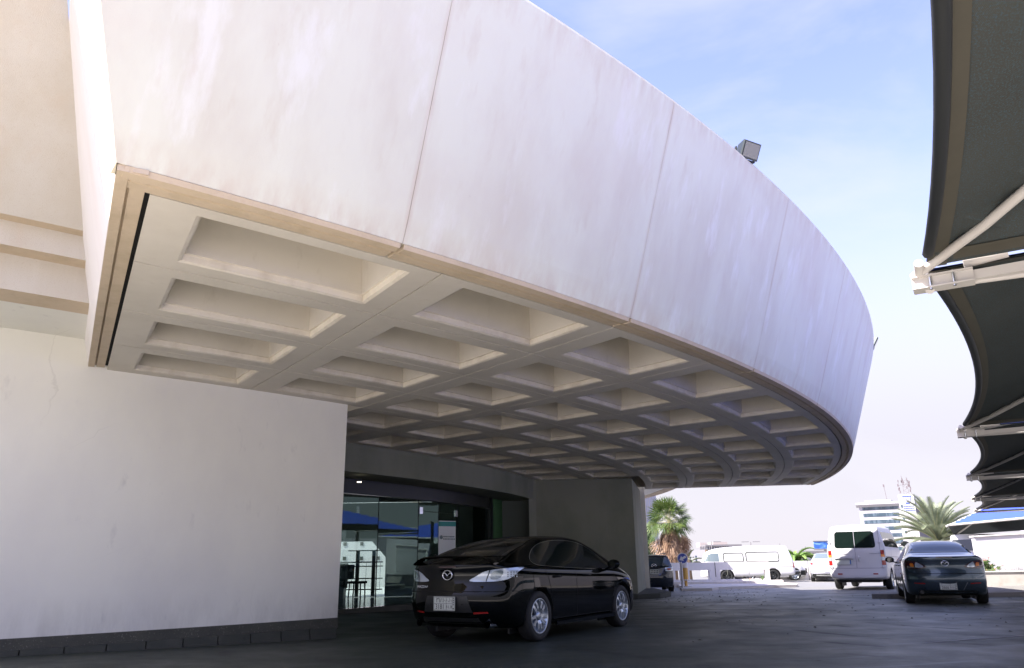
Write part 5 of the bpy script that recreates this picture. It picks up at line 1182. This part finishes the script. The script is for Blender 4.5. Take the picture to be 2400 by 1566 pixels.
m.b2((cx - 1.5, -1.7, lz), (cx + 1.5, -1.62, lz + .35)); m.b2((cx - .7, -1.7, lz - 2.6), (cx + .7, -1.62, lz - 2.1))
for s in (-1, 1):
    m.bar((cx + s * 1.35, -1.66, lz), (cx + s * .8, -1.66, lz - 1.9), .12, .12, upv=Vector((0, 1, 0))); m.bar((cx + s * .35, -1.66, lz), (cx + s * .25, -1.66, lz - 1.9), .12, .12, upv=Vector((0, 1, 0)))
m.build('emblem', bl, o)
m = MB()
for i in range(3):
    x = cx - 1.5
    while x < cx + 1.7: q = random.uniform(.2, .55); m.b2((x, -1.7, lz - 3.6 - i * .75), (x + q, -1.62, lz - 3.3 - i * .75)); x += q + .12
m.build('sign_lettering', bl, o)
for i in range(3): m = MB(); m.b2((tw + .5, -1.68, lz - 3.9 - i * 4.6), (tw + 1.2, -1.55, lz - 2.9 - i * 4.6)); m.build('window', M['far_glass'], o)
m = MB(); random.seed(3); mc = plain('mast_grey', (.13, .10, .11), .6)
for x, hh in ((tw + .6, 5.5), (tw + 2.0, 7.2), (tw + 3.6, 6.6), (tw + 4.4, 5.0)):
    m.bar((x, 2, tt0), (x - .1, 2, tt0 + hh), .10, .10)
    for q in range(6): z = tt0 + hh * random.uniform(.2, .95); m.box((x + random.uniform(-.4, .4), 2, z), (.28, .28, .9))
m.bar((tw + .4, 2, tt0 + 3.6), (tw + 4.4, 2, tt0 + 4.0), .1, .1)
for q in range(7): m.bar((tw + 2.0 + (q % 2) * 1.4, 2, tt0 + q * .8), (tw + 3.4 - (q % 2) * 1.4, 2, tt0 + q * .8 + .8), .08, .08)
m.build('antenna_mast', mc, o); m = MB(); m.bar((w * .68, 8, h + .5), (w * .64, 8, h + 7.5), .14, .14); m.box((w * .64, 8, h + 7.2), (.5, .3, .9)); m.build('antenna_mast', mc, o)
# billboard and the low white building under it
BY = 170.
o = empty('billboard', (at(1911, 1300, BY).x, BY, -6), 0, 'large blue billboard standing left of the white passenger van', 'billboard'); bwid = at(1960, 1300, BY).x - at(1911, 1300, BY).x
z0, z1 = at(1930, 1286, BY).z + 6, at(1930, 1269, BY).z + 6
def bb_mat():
    m, nt, p = newmat('billboard_print'); L = nt.links; tc = N(nt, 'ShaderNodeTexCoord'); mp = N(nt, 'ShaderNodeMapping'); mp.inputs['Scale'].default_value = (.25, 1, .9); L.new(tc.outputs['Object'], mp.inputs[0])
    n = N(nt, 'ShaderNodeTexNoise', Scale=1.2, Detail=5, Distortion=1.5); L.new(mp.outputs[0], n.inputs[0]); r = N(nt, 'ShaderNodeValToRGB'); e = r.color_ramp.elements; e[0].position = .3; e[0].color = (.02, .05, .25, 1); e[1].position = .7; e[1].color = (.25, .45, .75, 1)
    x = e.new(.52); x.color = (.05, .16, .5, 1); L.new(n.outputs['Fac'], r.inputs[0]); L.new(r.outputs[0], p.inputs['Base Color']); return m
m = MB(); m.b2((0, 0, z0), (bwid, .3, z1)); m.build('panel', bb_mat(), o)
m = MB(); m.b2((-.15, -.1, z0 - .25), (bwid, .5, z0 - .02)); m.b2((-.15, -.1, z1 + .02), (bwid, .5, z1 + .15)); m.b2((bwid * .5, .35, 0), (bwid * .5 + .4, .7, z0)); m.bar((0, -.2, z0 - .5), (bwid, -.2, z0 - .5), .1, .1); m.build('frame', M['far_grey'], o)
o, w, h = block(1880, 2010, 1295, 150, 20, 'low_building', 'low white flat-roofed building with a thin dark roof line under the billboard', 'far_white')
m = MB(); m.b2((-.5, -.5, h), (w, 20, h + .35)); m.build('roof', M['far_grey'], o)
for i in range(5): win(o, 6 + i * 1.0, 6.5 + i * 1.0, h - 1.9, h - 1.3)
# beige building with pergola roof
o, w, h = block(1652, 1722, 1288, 140, 14, 'beige_building', 'beige building with a flat slatted pergola roof and red lettering', 'far_beige', 0)
m = MB(); ph = at(1680, 1281, 140).z + 6
m.b2((-.1, -1.4, ph), (w + 1.0, 2, ph + .30)); m.build('roof', M['far_grey'], o)
m = MB()
for i in range(13): m.b2((-1.0 + i * w / 12, -1.2, h + .0), (-.7 + i * w / 12, -.9, ph)); 
m.build('pergola_post', M['far_grey'], o)
for i in range(2):
    for j in range(2): win(o, .9 + j * 1.9, 2.1 + j * 1.9, h - 3.4 - i * 1.5, h - 2.4 - i * 1.5, 'far_lilac')
m = MB(); random.seed(8); x = 1.6
while x < 5.0: q = random.uniform(.12, .3); m.b2((x, -.1, h - 1.25), (x + q, -.02, h - .95 + random.uniform(0, .15))); x += q + .06
m.build('lettering', plain('red_letters', (.50, .12, .08), .6), o)
m = MB(); m.b2((0, 3, ph), (1.2, 6, ph + .75)); m.b2((2.6, 4, ph), (5.2, 8, ph + .85)); m.build('roof_hut', M['far_pink'], o)
o, w, h = block(1600, 1653, 1289, 130, 14, 'white_block', 'plain white block left of the beige building', 'far_white')
for i in range(2):
    for j in range(2): win(o, 2.0 + j * 1.5, 2.25 + j * 1.5, h - 1.6 - i * 1.2, h - .9 - i * 1.2)
o, w, h = block(1718, 1800, 1293, 160, 14, 'white_block', 'long low white block behind the roof of the panel van', 'far_pink')
o2 = empty('roof_sign', (at(1733, 1300, 158).x, 158, h - 6), 0, 'small dark rooftop sign with red lettering behind the panel van', 'sign'); m = MB(); q = at(1755, 1300, 158).x - at(1733, 1300, 158).x; m.b2((0, 0, 0), (q, .3, .75)); m.build('board', plain('board_dark', (.22, .20, .27), .6), o2)
m = MB(); [m.b2((q * .36 + i * .17, -.05, .3), (q * .36 + .12 + i * .17, -.01, .5)) for i in range(5)]; m.build('lettering', plain('red_letters2', (.5, .08, .08), .6), o2)
# lilac glass tower and banded building left of the palm
o, w, h = block(1440, 1546, 1010, 210, 24, 'glass_tower', 'tall pale lilac-blue glass tower behind the fan palm', 'far_lilac')
m = MB()
for i in range(26):
    x = w * (.05 + .92 * i / 25) ; m.b2((x, -.15, 0), (x + .12, -.01, h))
m.build('mullion', M['far_grey'], o); m = MB()
for i in range(0, 24, 3): m.b2((0, -.10, 6 + i), (w, -.02, 6.1 + i))
m.build('floor_line', M['far_grey'], o)
m = MB(); a = at(1504, 1254, 209); b = at(1517, 1254, 209); m.b2((a.x - o.location.x, -.6, a.z + 6 - .4), (b.x - o.location.x, -.2, a.z + 6 + .35)); m.build('sign_board', plain('navy_board', (.02, .04, .09), .5), o)
o, w, h = block(1440, 1543, 1274, 125, 14, 'banded_building', 'white low building with dark horizontal window bands left of the fan palm', 'far_white')
for i in range(4): m = MB(); m.b2((.3, -.12, h - 1.0 - i * 1.15), (w - .5, .05, h - .45 - i * 1.15)); m.build('window_band', M['far_glass'], o)
# lamp columns on the skyline
ll = ['thin grey lamp column above the beige building', 'faint double-armed lamp column behind the panel van roof', 'thin mast rising behind the tail of the panel van', 'faint lattice mast right of the low palm']
for i, (px, pt_, Y) in enumerate(((1667, 1270, 95), (1759, 1270, 100), (1827, 1274, 100), (1887, 1281, 120))):
    a = at(px, pt_, Y); o = empty('lamp_column', (a.x, Y, -4), 0, ll[i], 'lamp column', 'lamp columns on the skyline'); m = MB(); m.tube([(0, 0, 0), (0, 0, a.z + 4)], [.10, .05], 8); m.build('pole', M['far_grey'], o)
    if i < 2: m = MB(); [m.box((s * .7, 0, a.z + 4), (.9, .2, .08)) for s in ((-1, 1) if i else (1,))]; m.build('lamp_head', M['far_grey'], o)
# low building with a window strip and blocks to the right of the deck (reflected in the entrance glass)
o = empty('deck_building', (27, 10, 0), 0, 'low white building with dark window strip right of the deck, reflected in the glass', 'building')
m = MB(); m.b2((0, -9, -.2), (8, 16, 2.6)); m.b2((1, 20, -.2), (12, 34, 3.4)); m.b2((14, -6, -.2), (24, 10, 4.8)); m.build('wall', M['far_white'], o)
m = MB(); m.b2((-.04, -7, 1.3), (0.02, 14, 1.95)); m.build('window_band', M['far_glass'], o)
# ------------------------------------------------------------------ courtyard seen through the lobby
o = empty('courtyard_facade', (-9.5, 35.5, 0), 0, 'bright white facade with tiny square windows seen through the lobby', 'building')
m = MB(); m.b2((0, 0, -.1), (9, 1, 5.5)); m.build('wall', M['white_paint'], o)
for i in range(9):
    for j in range(2): m = MB(); m.b2((1.1 + i * .75, -.03, 1.25 + j * .62), (1.24 + i * .75, .01, 1.40 + j * .62)); m.build('window', M['kerb'], o)
m = MB(); m.b2((4.9, -.15, 0), (5.3, -.01, 5.4)); m.build('pilaster', M['white_kerb'], o)
m = MB(); m.prism([(-12, 25.3), (-.2, 25.3), (-.2, 36), (-12, 36)], .0, .088); tag(m.build('courtyard_floor', M['white_paint']), kind='structure')
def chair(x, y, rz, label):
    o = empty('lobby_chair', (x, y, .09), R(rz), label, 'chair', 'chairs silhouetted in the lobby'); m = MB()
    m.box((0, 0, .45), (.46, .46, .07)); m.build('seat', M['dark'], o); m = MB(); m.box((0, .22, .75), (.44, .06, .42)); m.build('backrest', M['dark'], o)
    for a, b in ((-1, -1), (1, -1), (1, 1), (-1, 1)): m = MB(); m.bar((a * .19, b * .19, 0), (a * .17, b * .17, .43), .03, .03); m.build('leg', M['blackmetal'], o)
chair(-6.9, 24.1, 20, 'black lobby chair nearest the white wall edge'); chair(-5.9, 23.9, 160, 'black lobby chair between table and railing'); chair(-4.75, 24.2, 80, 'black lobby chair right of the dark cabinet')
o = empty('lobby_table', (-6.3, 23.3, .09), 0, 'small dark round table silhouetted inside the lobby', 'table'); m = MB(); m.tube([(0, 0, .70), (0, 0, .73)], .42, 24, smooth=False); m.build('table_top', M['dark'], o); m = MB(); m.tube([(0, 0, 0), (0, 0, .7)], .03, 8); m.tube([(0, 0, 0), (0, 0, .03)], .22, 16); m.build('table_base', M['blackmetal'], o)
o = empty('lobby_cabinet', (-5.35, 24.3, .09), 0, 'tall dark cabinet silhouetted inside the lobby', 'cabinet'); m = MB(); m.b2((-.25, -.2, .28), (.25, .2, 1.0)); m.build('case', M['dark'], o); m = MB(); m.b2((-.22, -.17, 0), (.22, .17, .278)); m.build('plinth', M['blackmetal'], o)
# roll-up banner behind the glass
bc = at(1048, 1260, 20.9); o = empty('rollup_banner', (bc.x, bc.y, .09), R(36), 'white roll-up banner with a teal top strip behind the glass door', 'banner'); z1 = at(1048, 1221, 20.9).z - .09
m = MB(); m.b2((-.26, 0, .1), (.26, .012, z1)); m.build('sheet', plain('banner_white', (.85, .88, .88), .6, emit=(.5, .6, .6), es=0), o); m = MB(); m.b2((-.262, -.003, z1 - .14), (.262, -.001, z1 - .02)); m.build('teal_strip', plain('banner_teal', (.04, .32, .30), .6), o)
m = MB(); random.seed(2)
for r_ in range(2):
    x = -.12
    while x < .2: q = random.uniform(.02, .05); m.b2((x, -.003, z1 - .42 - r_ * .06), (x + q, -.001, z1 - .39 - r_ * .06)); x += q + .012
m.tube([(-.18, -.004, z1 - .42), (-.18, -.001, z1 - .42)], .05, 14); m.build('print', plain('banner_grey', (.18, .24, .26), .6), o)
m = MB(); m.b2((-.3, -.06, 0), (.3, .08, .1)); m.build('stand_base', M['steel'], o)
# ------------------------------------------------------------------ bay lines, debris
m = MB(); a, b = at(2150, 1507, 1), at(2400, 1489, 1)
def G(px, py):
    z = 0
    for _ in range(8):
        d = FWD * F + RT * (px - 1200) - UP * (py - 783); t = (z - H) / d.z; p = CAMP + d * t; z = gz(p.x, p.y)
    return Vector((p.x, p.y, z + .004))
for (x0, y0, x1, y1, w_) in ((2165, 1507, 2420, 1489, .07), (2200, 1455, 2420, 1443, .06), (2250, 1426, 2420, 1421, .05)):
    a, b = G(x0, y0), G(x1, y1); t = (b - a).normalized(); n_ = Vector((-t.y, t.x, 0)) * w_ / 2; q = frange(0, 1, 12); m.grid([[a.lerp(b, s) - n_ * random.uniform(.5, 1) for s in q], [a.lerp(b, s) + n_ * random.uniform(.4, 1) for s in q]], 0)
tag(m.build('bay_markings', plain('worn_white_line', (.30, .30, .30), .8, noise=.5, nscale=10)), kind='structure')
m = MB(); random.seed(5)
for _ in range(520):
    px = random.uniform(1480, 2380); py = 1380 + abs(random.gauss(0, 1)) * 45
    if random.random() < .5: px = random.uniform(1500, 1800); py = random.uniform(1380, 1412)
    if py > 1560: continue
    p = G(px, py); s = random.uniform(.012, .045); a = random.uniform(0, 3.14); c_, s_ = math.cos(a), math.sin(a); zz = random.uniform(.002, .02)
    m.add([p + Vector((c_ * s, s_ * s, .002)), p + Vector((-s_ * s * .5, c_ * s * .5, zz)), p + Vector((-c_ * s, -s_ * s, .002)), p + Vector((s_ * s * .5, -c_ * s * .5, .004))], [(0, 1, 2, 3)])
tag(m.build('ground_litter', plain('dry_leaf_litter', (.07, .055, .04), .9)), 'scattered dry leaves and grit on the dusty lane', 'litter', kind='stuff')
